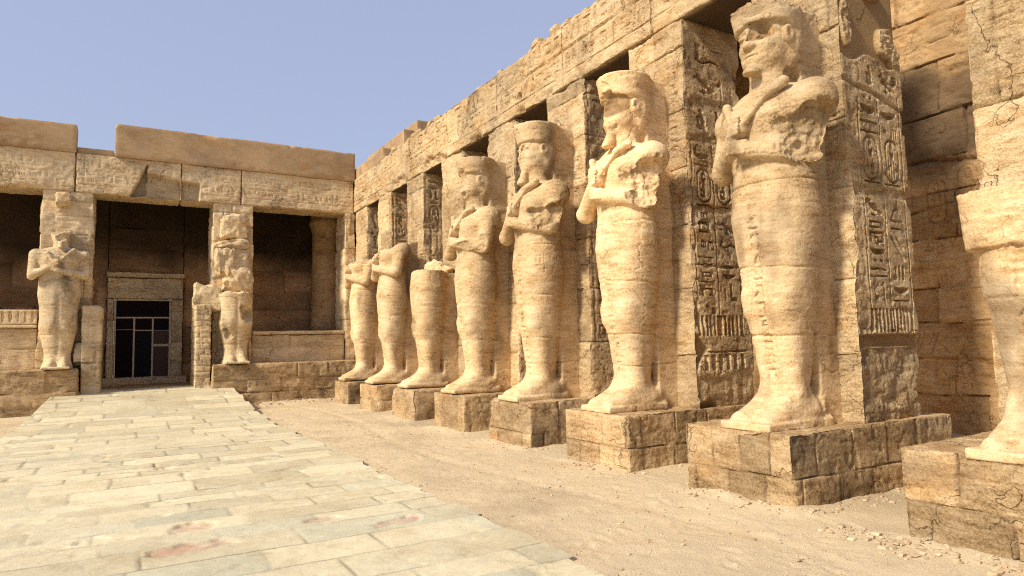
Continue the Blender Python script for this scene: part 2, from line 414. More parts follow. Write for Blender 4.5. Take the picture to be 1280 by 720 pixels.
class Carving:
    def __init__(self, depth=0.02): self.q = []; self.depth = depth
    def put(self, g, u, v, w, h, d=1.0): self.q.append((g, u, v, w, h, d)); return self
    def cart(self, u, v, w, h, rs):
        self.put('CART', u, v, w, h)
        n = 3
        for i in range(n):
            y = v + h * 0.30 - i * h * 0.27
            if i == 0: self.put('ring', u, y, w * .5, h * .24)
            elif rs.rand() < .5:
                self.put(TALL[rs.randint(len(TALL))], u - w * .17, y, w * .28, h * .25); self.put('reed', u + w * .17, y, w * .28, h * .25)
            else: self.put(['man', 'bars', 'bird', 'house'][rs.randint(4)], u, y, w * .6, h * .25)
        self.put('bar', u, v - h * .5 - .02, w, .04)
        return self
    def column(self, u, w, v0, v1, rs, carts=0.18):
        v = v1
        while v > v0 + .08:
            r = rs.rand()
            if r < carts and v - v0 > w * 2.0:
                h = w * 1.9; self.cart(u, v - h / 2 - .02, w * .85, h, rs); v -= h + .08
            elif r < .55:
                h = w * .36; self.put(WIDE[rs.randint(len(WIDE))], u, v - h / 2, w * .86, h); v -= h + .02
            elif r < .8:
                h = min(w * .62, v - v0)
                for s in (-1, 1): self.put(TALL[rs.randint(len(TALL))], u + s * w * .24, v - h / 2, w * .42, h)
                v -= h + .02
            else:
                h = min(w * .8, v - v0); self.put(TALL[rs.randint(len(TALL))], u, v - h / 2, w * .8, h); v -= h + .02
        return self
    def row(self, u0, u1, v, h, rs, carts=0.1):
        u = u0
        while u < u1 - h * .3:
            r = rs.rand()
            if r < carts: w = h * 1.1; self.put('CARTH', u + w / 2, v, w, h * .7); self.put('bird', u + w * .35, v, h * .4, h * .45); self.put('disc', u + w * .7, v, h * .3, h * .3)
            elif r < .45:
                w = h * .75
                self.put(WIDE[rs.randint(len(WIDE))], u + w / 2, v + h * .25, w * .9, h * .3)
                self.put(WIDE[rs.randint(len(WIDE))] if rs.rand() < .5 else 'bars', u + w / 2, v - h * .22, w * .85, h * .36)
            else: w = h * (.42 + .25 * rs.rand()); self.put(TALL[rs.randint(len(TALL))], u + w / 2, v, w * .9, h * .92)
            u += w + h * .06
        return self
    def line(self, u0, v0, u1, v1, r=.008, d=.7): self.q.append(('LINE', u0, v0, u1, v1, (r, d))); return self
    def field(self, u, v):
        out = np.zeros_like(u)
        for g, a, b, w, h, d in self.q:
            if g == 'LINE':
                r, dd = d
                m = (u > min(a, w) - .05) & (u < max(a, w) + .05) & (v > min(b, h) - .05) & (v < max(b, h) + .05)
                if not m.any(): continue
                s = s_(u[m], v[m], a, b, w, h, r)
                out[m] = np.minimum(out[m], -self.depth * dd * sst(.005, -.004, s)); continue
            m = (np.abs(u - a) < w * .55) & (np.abs(v - b) < h * .55)
            if not m.any(): continue
            uu, vv = u[m] - a, v[m] - b
            if g == 'CART':
                r = w * .45; s = np.abs(np.hypot(uu, np.maximum(np.abs(vv) - (h / 2 - r), 0)) - r * .93) - .011
                dep = self.depth * sst(.008, -.006, s)
            elif g == 'CARTH':
                r = h * .45; s = np.abs(np.hypot(np.maximum(np.abs(uu) - (w / 2 - r), 0), vv) - r * .93) - .011
                dep = self.depth * sst(.008, -.006, s)
            else:
                sx, sy = w / 2, h / 2
                s = G[g](uu / sx, vv / sy) * min(sx, sy)
                e = sst(.004, -.004, s)
                dep = self.depth * d * e * (1 - .45 * sst(.012, .04, -s))
            out[m] = np.minimum(out[m], -dep)
        return out

def masonry(u, v, zj, widths, seed, jd=0.014, jw=0.009, off=0.006, tone=0.16, soft=0.5):
    """courses at heights zj; returns relief and tone of each block"""
    q = uv3(u, v, seed)
    wv = v + 0.018 * fbm(q, 1.7, 3, seed + 1)
    wu = u + 0.015 * fbm(q, 1.9, 3, seed + 2)
    zj = np.asarray(zj)
    row = np.searchsorted(zj, wv)
    rw = np.array([widths * (0.75 + 0.6 * _TAB[(seed * 131 + i * 17) % 65536]) for i in range(len(zj) + 1)])[row]
    ro = np.array([3.0 * _TAB[(seed * 37 + i * 29 + 5) % 65536] for i in range(len(zj) + 1)])[row]
    c = (wu + ro) / rw; col = np.floor(c); fr = c - col
    dj = np.minimum(fr, 1 - fr) * rw
    zlo = np.concatenate([[-99], zj])[row]; zhi = np.concatenate([zj, [99]])[row]
    dz = np.minimum(wv - zlo, zhi - wv)
    d = np.minimum(dj, dz)
    k = hash2(row, col.astype(int), seed)
    k2 = hash2(row, col.astype(int) + 77, seed + 3)
    wob = 0.6 + 0.7 * np.clip(fbm(q, 3.1, 3, seed + 4) + .4, 0, 1.2)
    h = -jd * wob * np.exp(-(d / (jw * wob)) ** 2) - soft * jd * np.exp(-(d / 0.035) ** 2) * np.clip(fbm(q, 2.0, 2, seed + 8) * 2, 0, 1)
    h = h + off * (k - .5) * 2
    return h, 0.5 + tone * (k2 - .5) * 2, d

def erosion(P, seed, a=0.008, pit=0.012):
    n = fbm(P, 5.0, 5, seed)
    p = np.clip(fbm(P, 9.0, 4, seed + 6) - .36, 0, 1)
    p2 = np.clip(fbm(P, 24.0, 3, seed + 16) - .42, 0, 1)
    c = np.abs(fbm(P, 1.1, 5, seed + 26))
    ck = np.exp(-(c / .014) ** 2) * sst(.0, .3, fbm(P, .7, 3, seed + 36))
    return a * n - pit * 2.6 * p - pit * 1.4 * p2 - pit * 1.5 * ck

def rough_patch(P, seed, amp=0.035, f=7.0):
    return -amp * (0.35 + ridged(P, f, 4, seed) * .8) + amp * .5

def stone_field(zj, wid, seed, a=0.008, rough=0.25, rf=0.9, stain=0.0, carving=None, jd=0.014, off=.006, tone=.16, ramp=0.035, jw=.008, soft=.25):
    """ordinary weathered masonry: courses, erosion, broken areas, carving"""
    def f(u, v, P):
        h, t, d = masonry(u, v, zj, wid, seed, jd=jd, jw=jw, off=off, tone=tone, soft=soft)
        t = t - .22 * np.exp(-(d / .012) ** 2) * (jd > .012)
        h = h + erosion(P, seed, a)
        mk = sst(0.45 - rough, 0.75 - rough, fbm(P, rf, 4, seed + 20))
        if carving is not None: h = h + carving.field(u + .004 * fbm(P, 9, 2, 3), v + .004 * fbm(P, 9, 2, 8)) * (1 - mk * .85) * np.clip(1.15 - np.clip(fbm(P, 2.6, 3, seed + 40), 0, 1), .35, 1)
        h = h + mk * rough_patch(P, seed + 3, ramp)
        st = None
        if stain > 0: st = np.clip(sst(.25, .8, fbm(P * np.array([1, 1, .35]), 1.6, 4, seed + 50)) * stain, 0, 1)
        return h, t - .06 * mk, np.zeros_like(u), st
    return f

# ================================================================== THE GROUND
def spaced(segs):
    out = []
    for a, b, s in segs:
        n = max(1, int(round((b - a) / s))); out += list(np.linspace(a, b, n + 1)[:-1])
    return np.array(out + [segs[-1][1]])

def sheet(name, xs, ys, hf, mat, kind='structure', skirt=None):
    X, Y = np.meshgrid(xs, ys, indexing='ij')
    P = np.stack([X.ravel(), Y.ravel(), np.zeros(X.size)], 1).astype(np.float32)
    P, T = hf(P)
    I = np.arange(X.size).reshape(X.shape)
    q = np.stack([I[:-1, :-1], I[1:, :-1], I[1:, 1:], I[:-1, 1:]], -1).reshape(-1, 4)
    F = [q]
    if skirt:
        lp = np.concatenate([I[:-1, 0], I[-1, :-1], I[:0:-1, -1], I[0, :0:-1]])
        B = P[lp].copy(); B[:, 2] -= skirt
        j = len(P) + np.arange(len(lp)); P = np.concatenate([P, B]); T = np.concatenate([T, T[lp]])
        F.append(np.stack([lp, j, np.roll(j, -1), np.roll(lp, -1)], 1))
    o = build(name, P, F, mat, None, (0, 0, 0), T, True, 50)
    return props(o, kind=kind)

YP = [4.13, 6.43, 8.72, 11.0, 13.36, 15.66, 18.02]     # near side of each pier, statue 7 first
YP8 = 1.80
PW = 1.13
XF = 6.62                                                # front of the piers
ALLP = [YP8] + YP

def zpath(y):
    return np.interp(y, [-99, 14.6, 15.8, 17, 18.5, 19.8, 20.7, 21.5, 99], [.035, .035, .055, .115, .26, .42, .52, .6, .6])

def sand_h(P):
    x, y = P[:, 0], P[:, 1]
    z = .035 * fbm(P, .35, 3, 1) + .016 * fbm(P, 2.2, 4, 2) + .006 * fbm(P, 9, 3, 3)
    near = sst(-2, 0, x) * sst(30, 22, y)
    z = z * (.3 + .7 * near)
    z += .20 * sst(7.9, 9.6, x)
    # drift against the plinths
    for yp in ALLP:
        dx = np.maximum(np.maximum(5.35 - x, x - 8.1), 0); dy = np.maximum(np.maximum(yp - .05 - y, y - yp - 1.27), 0)
        z += .045 * np.exp(-(np.hypot(dx, dy) / .16) ** 2) * (.5 + fbm(P, 3, 3, 9) * .5)
    dd = np.maximum(20.6 - y, 0)
    z += .06 * np.exp(-(dd / .35) ** 2)
    z -= .14 * sst(2.6, 2.2, x) * sst(-1.7, -1.2, x)          # the bed under the paving
    z += .02 * sst(2.6, 2.95, x) * (fbm(P, 1.4, 3, 12) - .25) * sst(3.6, 3.0, x)
    # wheel ruts and scuffs
    z -= .012 * np.exp(-((x - 4.2 - .25 * np.sin(y * .5)) / .10) ** 2)
    fr = np.random.RandomState(3)
    for _ in range(260):
        fx, fy, fa = 2.9 + 2.5 * fr.rand(), 2.8 + 14 * fr.rand() ** 1.4, fr.normal() * .5 + (math.pi / 2 if fr.rand() < .8 else 0)
        m = (np.abs(x - fx) < .2) & (np.abs(y - fy) < .2)
        if not m.any(): continue
        dx, dy = x[m] - fx, y[m] - fy
        a_ = (dx * math.cos(fa) + dy * math.sin(fa)) / .125; b_2 = (-dx * math.sin(fa) + dy * math.cos(fa)) / (.048 + .012 * a_)
        r_ = np.hypot(a_, b_2); z[m] += (-.007 * sst(1.05, .7, r_) + .006 * np.exp(-((r_ - 1.2) / .2) ** 2)) * (.4 + .6 * fr.rand())
    P[:, 2] = z
    T = np.zeros_like(P)
    T[:, 0] = .5 + .07 * fbm(P, 1.3, 4, 30)
    T[:, 1] = .45 * sst(.15, .75, fbm(P, .8, 4, 31))
    return P, T

sheet('ground',
      spaced([(-420, -60, 90), (-60, -8, 8), (-8, -1.6, .25), (-1.6, 2.3, .4), (2.3, 5.6, .028), (5.6, 8.2, .06), (8.2, 12, .2), (12, 60, 8), (60, 420, 90)]),
      spaced([(-420, -40, 90), (-40, -4, 6), (-4, 1.6, .25), (1.6, 7, .028), (7, 12, .04), (12, 21, .06), (21, 40, 1.5), (40, 900, 120)]),
      sand_h, M_SAND)

_rp = np.random.RandomState(5)
_pj = [-4.0]
while _pj[-1] < 21.6: _pj.append(_pj[-1] + .28 + .42 * _rp.rand())
_pj = np.array(_pj)
PATCH = [(.62, 6.66, .16, .16), (.45, 6.05, .34, .13), (2.2, 5.85, .26, .12), (1.6, 6.3, .14, .08)]

def path_h(P):
    x0, y = P[:, 0].copy(), P[:, 1]
    rowid = np.searchsorted(_pj, y + .012 * x0)
    eo = (_TAB[(rowid * 53) % 65536] - .5)
    P[:, 0] += sst(2.2, 2.87, x0) * (eo * .10 + .03 * fbm(P, 3, 3, 8))
    lt = np.interp(y, [-99, 15.5, 20.7, 99], [0, 0, .38, .38])
    P[:, 0] += sst(1.0, -1.9, x0) * lt
    x = P[:, 0]
    h, t, d = masonry(x, y + .012 * x0, _pj, .95, 61, jd=.005, jw=.008, off=.0016, tone=.12, soft=0.0)
    k = hash2(rowid, np.floor(x * .9 + _TAB[(rowid * 7) % 65536] * 3).astype(int), 4)
    q = uv3(x, y, 3.3)
    h += .007 * fbm(q, .8, 5, 5) + .0030 * fbm(q, 14, 4, 6) - .012 * np.clip(fbm(q, 8, 4, 7) - .42, 0, 1)
    br = sst(.30, .42, fbm(q, .75, 5, 77)) * sst(.05, .0, d - .12 * (fbm(q, 2, 2, 3) + .3))
    h -= br * (.015 + .012 * fbm(q, 6, 3, 10))
    pk = np.zeros_like(x)
    for cx, cy, rx, ry in PATCH:
        r = np.hypot((x - cx) / rx, (y - cy) / ry) + .9 * fbm(q, 4, 5, 15)
        pk = np.maximum(pk, sst(1.05, .85, r))
    h -= pk * (.020 + .010 * fbm(q, 9, 3, 16))
    P[:, 2] = zpath(y) + h
    T = np.zeros_like(P)
    T[:, 0] = t + .05 * fbm(q, 3, 4, 18) + .05 * fbm(q, .5, 3, 19) - .50 * np.exp(-(d / np.interp(y, [2, 6, 10, 16, 21], [.0085, .011, .015, .020, .026])) ** 2) * np.clip(fbm(q, .9, 4, 23) * 1.6 + .60, .12, 1)
    T[:, 1] = np.clip(sst(.45, .95, hash2((t * 9999).astype(int), rowid, 9) - .25 + .45 * sst(9, 3, y)) * .55, 0, 1)
    T[:, 2] = pk * np.clip(.42 + .5 * fbm(q, 6, 4, 20), 0, .8)
    return P, T

sheet('paved_path', spaced([(-1.9, -.9, .045), (-.9, 2.87, .024)]),
      spaced([(-3, 2.4, .2), (2.4, 6, .0095), (6, 10, .013), (10, 16, .019), (16, 21.55, .03)]), path_h, M_PATH, skirt=.30)

# ================================================================== RIGHT COLONNADE
def courses(z0, z1, hs, seed):
    r = np.random.RandomState(seed); z = [z0]
    while z[-1] < z1: z.append(z[-1] + hs * (.75 + .5 * r.rand()))
    return z[1:-1] if len(z) > 2 else [z1]

PZ = .69      # plinth tops
ORD = ['first', 'second', 'third', 'fourth', 'fifth', 'sixth', 'seventh', 'eighth']
WHO = ['the statue broken off at hip height nearest the camera', 'the tall statue with broken forearm and lips showing', 'the statue with a smooth patched face',
       'the bearded statue holding a crook', 'the statue with the flat-cut arm stump', 'the statue sheared flat at the waist', 'the headless statue with folded arms second from the corner', 'the headless statue by the corner']

# plinths
def plinth_field(seed, zj, wid, st):
    base = stone_field(zj, wid, seed, a=.009, rough=.24, rf=1.4, jd=.024, jw=.006, off=.007, tone=.25, ramp=.03, soft=.10)
    def f(u, v, P):
        h, t, g, s = base(u, v, P)
        s = np.clip(.75 * st * sst(-.15, .6, fbm(P, 1.5, 4, seed + 9)) , 0, 1)
        return h, t, g, s
    return f

PLAB = ['large plain plinth of cracked sandstone at the right edge, under the hip-high broken statue',
        'largest fully seen plinth with two courses, under the tall statue with lips showing',
        'two-course sandstone plinth with a long rough side, under the statue with a patched smooth face',
        'squat sandstone plinth with crumbled foot, under the bearded statue holding a crook',
        'small sandstone plinth under the statue with the flat-cut arm stump',
        'small sandstone plinth under the statue sheared flat at the waist',
        'small worn plinth under the taller of the two headless statues',
        'smallest sandstone plinth next to the corner podium, under the farthest headless statue']
for k, yp in enumerate(ALLP):
    fine = .0135 if k < 3 else (.02 if k < 5 else .03)
    zj = [[.30, .96], [.27, .9], [.28, .9], [.22, .9], [.9], [.9], [.3, .9], [.9]][k]
    wid = [.95, .42, .42, .6, .7, .8, .8, .8][k]
    y0, y1 = yp - .06, yp + 1.27
    x1 = [8.1, 8.15, 8.1, 7.6, 7.4, 7.3, 7.3, 7.3][k]
    z1 = PZ + [.02, 0, -.01, 0, -.02, -.03, -.03, -.04][k]
    o = carve_box('plinth', (5.36 + .02 * math.sin(k * 5), y0, -.3), (x1, y1, z1), (fine * 1.2, fine, fine),
                  {'-x': plinth_field(200 + k, zj, wid, .7 if k == 0 else .25), '-y': plinth_field(300 + k, zj, wid * 1.3, .75),
                   '+z': (lambda u, v, P: erosion(P, 4, .008)), '+y': plinth_field(400 + k, zj, wid, .3)}, M_PLINTH,
                  seed=k * 3 + 1, rnd=.007, chip=.06, hidden=('+x', '-z'), origin=((5.36 + x1) / 2, (y0 + y1) / 2, 0))
    props(o, PLAB[k], 'plinth', 'plinths under the colossal statues')

# piers behind the statues
rs = np.random.RandomState(21)
A = None
# side of the pier behind the big statue
C7 = Carving(.056)
C7.line(6.86, 1.63, 6.86, 4.18, .009).line(7.235, 1.63, 7.235, 4.3, .008).line(7.64, 1.63, 7.64, 4.3, .009)
C7.put('dots', 7.05, 4.22, .2, .1).put('neb', 7.05, 4.08, .30, .17, 1.2).put('bar', 7.05, 3.94, .3, .055, 1.3).put('bar', 7.05, 3.83, .3, .055, 1.3)
C7.put('neb', 7.43, 4.06, .28, .15, 1.2).put('bread', 7.34, 3.88, .11, .10).put('bars', 7.52, 3.86, .15, .16)
for u in (7.05, 7.44):
    C7.put('CART', u, 3.54, .29, .50, 1.0).put('ring', u, 3.66, .12, .19, 1.2).put('reed', u - .07, 3.42, .07, .24).put('bar', u, 3.27, .3, .05)
C7.put('man', 7.08, 3.43, .13, .22).put('bars', 7.50, 3.43, .12, .22).put('was', 7.42, 3.42, .1, .24)
C7.put('bird', 7.02, 3.0, .30, .22).put('hoe', 7.42, 2.98, .2, .26)
C7.put('box', 7.05, 2.80, .30, .10).put('bar', 7.45, 2.86, .24, .05, 1.2).put('bar', 7.45, 2.77, .24, .05, 1.2).put('house', 7.05, 2.66, .3, .16).put('disc', 7.05, 2.62, .12, .12)
C7.put('slant', 7.43, 2.55, .26, .30).put('neb', 7.05, 2.50, .28, .13, 1.3).put('dots', 7.05, 2.40, .2, .07)
C7.put('bar', 7.05, 2.31, .28, .05).put('bar', 7.05, 2.23, .3, .045).put('bars', 7.43, 2.28, .25, .22).put('neb', 7.44, 2.08, .26, .13, 1.3)
C7.put('leg', 6.98, 2.08, .12, .22).put('was', 7.12, 2.08, .12, .22).put('bar', 7.44, 1.97, .28, .05).put('fringe', 7.05, 1.76, .34, .26).put('fringe', 7.44, 1.76, .34, .26)
C7.put('reed', 6.79, 4.5, .1, .3).put('bird', 7.42, 4.46, .26, .26).put('man', 7.12, 4.48, .2, .26).put('disc', 7.6, 4.5, .13, .13)
def side7(u, v, P):
    q = fbm(P, 3.0, 4, 5)
    h = erosion(P, 61, .008, .012)
    g = C7.field(u + .004 * fbm(P, 9, 2, 3), v + .004 * fbm(P, 9, 2, 8))
    wear = np.clip(1.1 - .8 * np.clip(fbm(P, 2.4, 3, 44), 0, 1), .3, 1)
    panel = sst(6.80, 6.86, u + .03 * q)
    h = h + g * wear * panel + (1 - panel) * rough_patch(P, 7, .035, 6)
    # raking crack and the broken band
    ck = np.abs(v - (4.27 - .22 * (u - 7.2) + .03 * q)); h = h - .035 * np.exp(-(ck / .022) ** 2)
    bb = np.abs(v - (3.17 + .05 * q)) - .045; h = h - .04 * sst(.03, -.02, bb) * (.6 + .5 * fbm(P, 12, 3, 3))
    # repaired top, with islands of old rough surface
    top = sst(4.66, 4.70, v - .05 * np.sin(u * 9) - .04 * q)
    isl = mn(np.hypot((u - 6.74) / .10, (v - 5.02) / .27), np.hypot((u - 7.50) / .19, (v - 4.93) / .20), np.hypot((u - 7.28) / .22, (v - 5.50) / .10), np.hypot((u - 7.66) / .10, (v - 4.75) / .12)) + .22 * q
    isl = sst(1.0, .92, isl)
    h = h * (1 - top) + top * (-.055 + isl * (.05 + .03 * (ridged(P, 14, 2, 4) - .5) * 2))
    # mortar band above the rough foot block
    mb = sst(.075, .06, np.abs(v - 1.535 + .01 * q)); h = h * (1 - mb) - .05 * mb
    foot = sst(1.48, 1.45, v)
    h = h * (1 - foot) + foot * (rough_patch(P, 19, .085, 4.5) - .01)
    pl = np.maximum(top * (1 - isl), mb)
    return h, .5 + .05 * q - .05 * foot, pl, .35 * foot * sst(-.1, .6, q)
C6 = Carving(.052)
C6.line(6.70, 1.62, 6.70, 4.3, .009).line(7.11, 1.62, 7.11, 4.3, .009).line(7.56, 1.62, 7.56, 4.3, .009)
C6.put('neb', 6.9, 4.13, .3, .15, 1.2).put('bar', 6.9, 4.0, .3, .05).put('neb', 7.32, 4.14, .28, .14).put('bars', 7.3, 4.0, .2, .12)
for u in (6.92, 7.31): C6.put('CART', u, 3.72, .3, .48).put('ring', u, 3.84, .12, .17, 1.2).put('man', u, 3.64, .18, .22).put('bar', u, 3.44, .3, .05)
C6.put('box', 6.9, 3.14, .26, .22, 1.3).put('disc', 6.86, 2.9, .14, .14).put('house', 7.0, 2.88, .13, .16).put('bar', 6.9, 2.72, .3, .045).put('water', 6.88, 2.62, .26, .09)
C6.put('bird', 7.34, 3.16, .3, .2).put('snake', 7.34, 2.92, .34, .2).put('mouth', 7.33, 2.60, .3, .11, 1.2).put('neb', 7.34, 2.46, .24, .13, 1.3).put('box', 6.9, 2.48, .24, .1).put('bar', 6.9, 2.38, .28, .045)
C6.put('leg', 7.4, 2.24, .24, .26, 1.2).put('house', 6.9, 2.24, .24, .14).put('bread', 6.88, 2.05, .12, .1).put('jar', 7.24, 2.2, .1, .2).put('fringe', 6.9, 1.78, .36, .28).put('fringe', 7.33, 1.78, .40, .28)
C6.put('man', 6.95, 4.66, .3, .36).put('feather', 7.25, 4.62, .2, .36).put('bird', 7.0, 5.2, .4, .3).put('was', 7.35, 5.1, .2, .4).put('snake', 7.1, 5.55, .5, .2).put('bar', 7.35, 5.7, .3, .04)
C6.put('bars', 6.85, 3.3, .2, .1).put('fringe', 7.17, 1.28, .7, .22, .8).line(6.80, 1.42, 7.6, 1.42, .01).line(6.72, 1.35, 6.6, 1.1, .012)
def side6(u, v, P):
    q = fbm(P, 3.0, 4, 15)
    h = erosion(P, 71, .009, .014)
    g = C6.field(u + .004 * fbm(P, 9, 2, 3), v + .004 * fbm(P, 9, 2, 8))
    wear = np.clip(1.1 - .8 * np.clip(fbm(P, 2.4, 3, 54), 0, 1), .3, 1)
    h = h + g * wear
    for zc in (3.40, 4.36, 2.62 + .0 * 1): 
        bb = np.abs(v - (zc + .05 * q)) - (.05 if zc != 2.62 else .004); h = h - .03 * sst(.03, -.02, bb) * (.6 + .6 * fbm(P, 12, 3, 3))
    edge = sst(6.68, 6.64, u + .02 * q) * sst(4.3, 4.2, v); h = h + edge * rough_patch(P, 8, .03, 7)
    for a, b in ((7.01, 1.98), (7.60, 2.02)): h = h - .06 * sst(.055, .04, np.hypot(u - a, v - b))
    mid = sst(5.0, 4.9, v) * sst(4.75, 4.85, v); h = h - .02 * mid
    notch = sst(.02, -.01, np.abs(v - 1.47) + .9 * np.maximum(0, u - 6.62) - .24)
    h = h * (1 - notch) - .07 * notch
    foot = sst(1.18, 1.10, v + .1 * q); h = h * (1 - foot) + foot * rough_patch(P, 29, .06, 5)
    return h, .5 + .05 * q, notch * .9, .45 * sst(4.0, 5.6, v) * sst(-.3, .4, q)  # darker toward the top: shade of the gap painted into the blue channel

def pier(k, yp, shaft_hi=6.06):
    near = k <= 2
    r = np.random.RandomState(50 + k)
    fine = [.02, .0115, .013, .018, .022, .026, .03, .032][k]
    x0, x1 = XF, XF + 1.14
    cf = Carving(.020); cs = Carving(.034)
    cf.column(yp + .24, .3, 3.4, 6.0, r).column(yp + .86, .3, 3.4, 6.0, r)
    for c in (.12, .40, .70, .98): cf.line(yp + c, 3.4, yp + c, 6.0, .006)
    if k > 2 or k == 0:
        cs.column(x0 + .33, .36, 1.6, 5.9, r).column(x0 + .78, .36, 1.6, 5.9, r).line(x0 + .1, 1.6, x0 + .1, 5.9, .008).line(x0 + .55, 1.6, x0 + .55, 5.9, .008).line(x0 + 1.0, 1.6, x0 + 1.0, 5.9, .008)
    zf = courses(PZ, 6.0, .85, 70 + k)
    front = stone_field(zf, 1.6, 500 + k, a=.013, rough=.42, rf=1.1, carving=cf, tone=.22, ramp=.04, jd=.028, stain=.5)
    side = {1: side7, 2: side6}.get(k) or stone_field(zf, 1.9, 520 + k, a=.012, rough=.25, rf=1.2, carving=cs, tone=.2, ramp=.04, jd=.028, stain=.4)
    o = carve_box('pier', (x0, yp, PZ - .03), (x1, yp + PW, shaft_hi), (fine * 1.0, max(fine * 1.2, .018), fine),
                  {'-x': front, '-y': side, '+y': stone_field(zf, 1.9, 540 + k, rough=.2)}, M_STONE, seed=900 + k, rnd=.012, chip=.10,
                  hidden=('+x', '+z', '-z'), origin=((x0 + x1) / 2, yp + PW / 2, PZ))
    props(o, ['rough yellow pier at the right edge, behind the statue broken off at the hips',
              'pier with two columns of deep hieroglyphs on its side, behind the tall statue',
              'pier with dark carved side and a smooth notch near its foot, behind the patched-face statue',
              'sandstone pier behind the bearded statue holding a crook',
              'sandstone pier with a long cracked corner behind the statue with the flat-cut arm stump',
              'sandstone pier behind the statue sheared flat at the waist',
              'smooth-fronted pier behind the taller headless statue',
              'narrow-looking far pier nearest the corner, behind the last headless statue'][k], 'pier', 'piers of the right colonnade')
for k, yp in enumerate(ALLP): pier(k, yp)
_r9 = np.random.RandomState(99); _c9 = Carving(.024); _c9.column(6.95, .36, 4.2, 5.9, _r9).column(7.4, .36, 4.2, 5.9, _r9)
o = carve_box('pier', (XF + .03, 20.25, PZ), (XF + 1.14, 21.44, 6.06), (.034, .06, .034), {'-y': stone_field([1.6, 2.6, 3.5, 4.4, 5.2], 1.6, 561, carving=_c9), '-x': stone_field([1.6, 2.6, 3.5, 4.4, 5.2], 1.6, 562)}, M_STONE, seed=991, rnd=.012, chip=.1,
              hidden=('+x', '+y', '+z', '-z'), origin=(7.2, 20.8, PZ))
props(o, 'short corner pier with carved side, in the angle between the colonnade and the far wall', 'pier', 'piers of the right colonnade')

# beams over the piers
BJ = [.3, 2.45, 4.70, 7.0, 9.27, 11.66, 14.10, 16.50, 18.76, 21.95]
BL = ['carved beam out of frame above the nearest broken statue', 'carved beam over the near bay, ending above the tall statue', 'carved beam above the gap left of the tall statue, its dark underside showing',
      'carved beam with two rows of signs above the patched-face statue', 'carved beam with a round hole low in its face, above the bearded statue',
      'carved beam above the statue with the flat-cut arm stump', 'carved beam with chipped lower edge above the waist-high broken statue', 'carved beam above the taller headless statue', 'plain-topped beam meeting the far wall in the corner, broken underneath']
for i in range(2, len(BJ) - 1):
    y0, y1 = BJ[i] + .006, BJ[i + 1] - .006
    if y1 < 4: fine = .05
    else: fine = .016 if y1 < 12 else (.02 if y1 < 17 else .025)
    r = np.random.RandomState(300 + i)
    c = Carving(.030)
    if y1 > 4:
        c.row(y0 + .04, y1 - .04, 6.94, .34, r).row(y0 + .04, y1 - .04, 6.49, .36, r)
        c.line(y0, 7.14, y1, 7.14, .007).line(y0, 6.73, y1, 6.73, .008).line(y0, 6.70, y1, 6.70, .006).line(y0, 6.28, y1, 6.28, .008)
    base = stone_field([9.], 9., 600 + i, a=.010, rough=.22 if i < 7 else .30, rf=1.0, carving=c, tone=.05, ramp=.04, stain=.22)
    def bf(u, v, P, base=base, i=i):
        h, t, g, s = base(u, v, P)
        if i == 4: h = h - .12 * sst(.075, .055, np.hypot(u - 10.75, v - 6.42))
        low = sst(6.22, 6.06, v) * sst(.25, .6, fbm(P, 1.4, 4, 700 + i)) ; h = h - .10 * low
        if i >= 6:
            lb = sst(.9, .5, np.hypot((u - (19.6 if i == 8 else 17.4 if i == 7 else 15.0)) / .9, (v - 6.06) / .32) + .3 * fbm(P, 3, 3, 31)); h = h - .10 * lb * (1 + .5 * fbm(P, 8, 3, 2))
        return h, t + .04, g, s
    def topf(u, v, P, i=i): return .03 * fbm(P, 3.2, 4, 44) + .05 * np.clip(fbm(P, 5, 3, 45), 0, 1) - .02
    o = carve_box('architrave_beam', (XF - .02, y0, 6.06), (XF + 1.1, y1, 7.18), (.06, fine, fine), {'-x': bf, '+z': topf, '-z': (lambda u, v, P: (erosion(P, 7, .012), None, None, np.clip(.95 * sst(-.06, .12, u - XF), 0, 1))), '-y': (lambda u, v, P: erosion(P, 8, .01))},  # underside darkened: beam's own shade painted into the blue channel
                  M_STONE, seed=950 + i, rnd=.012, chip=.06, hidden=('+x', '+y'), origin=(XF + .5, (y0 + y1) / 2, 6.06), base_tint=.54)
    props(o, BL[i], 'beam', 'architrave beams of the right colonnade')

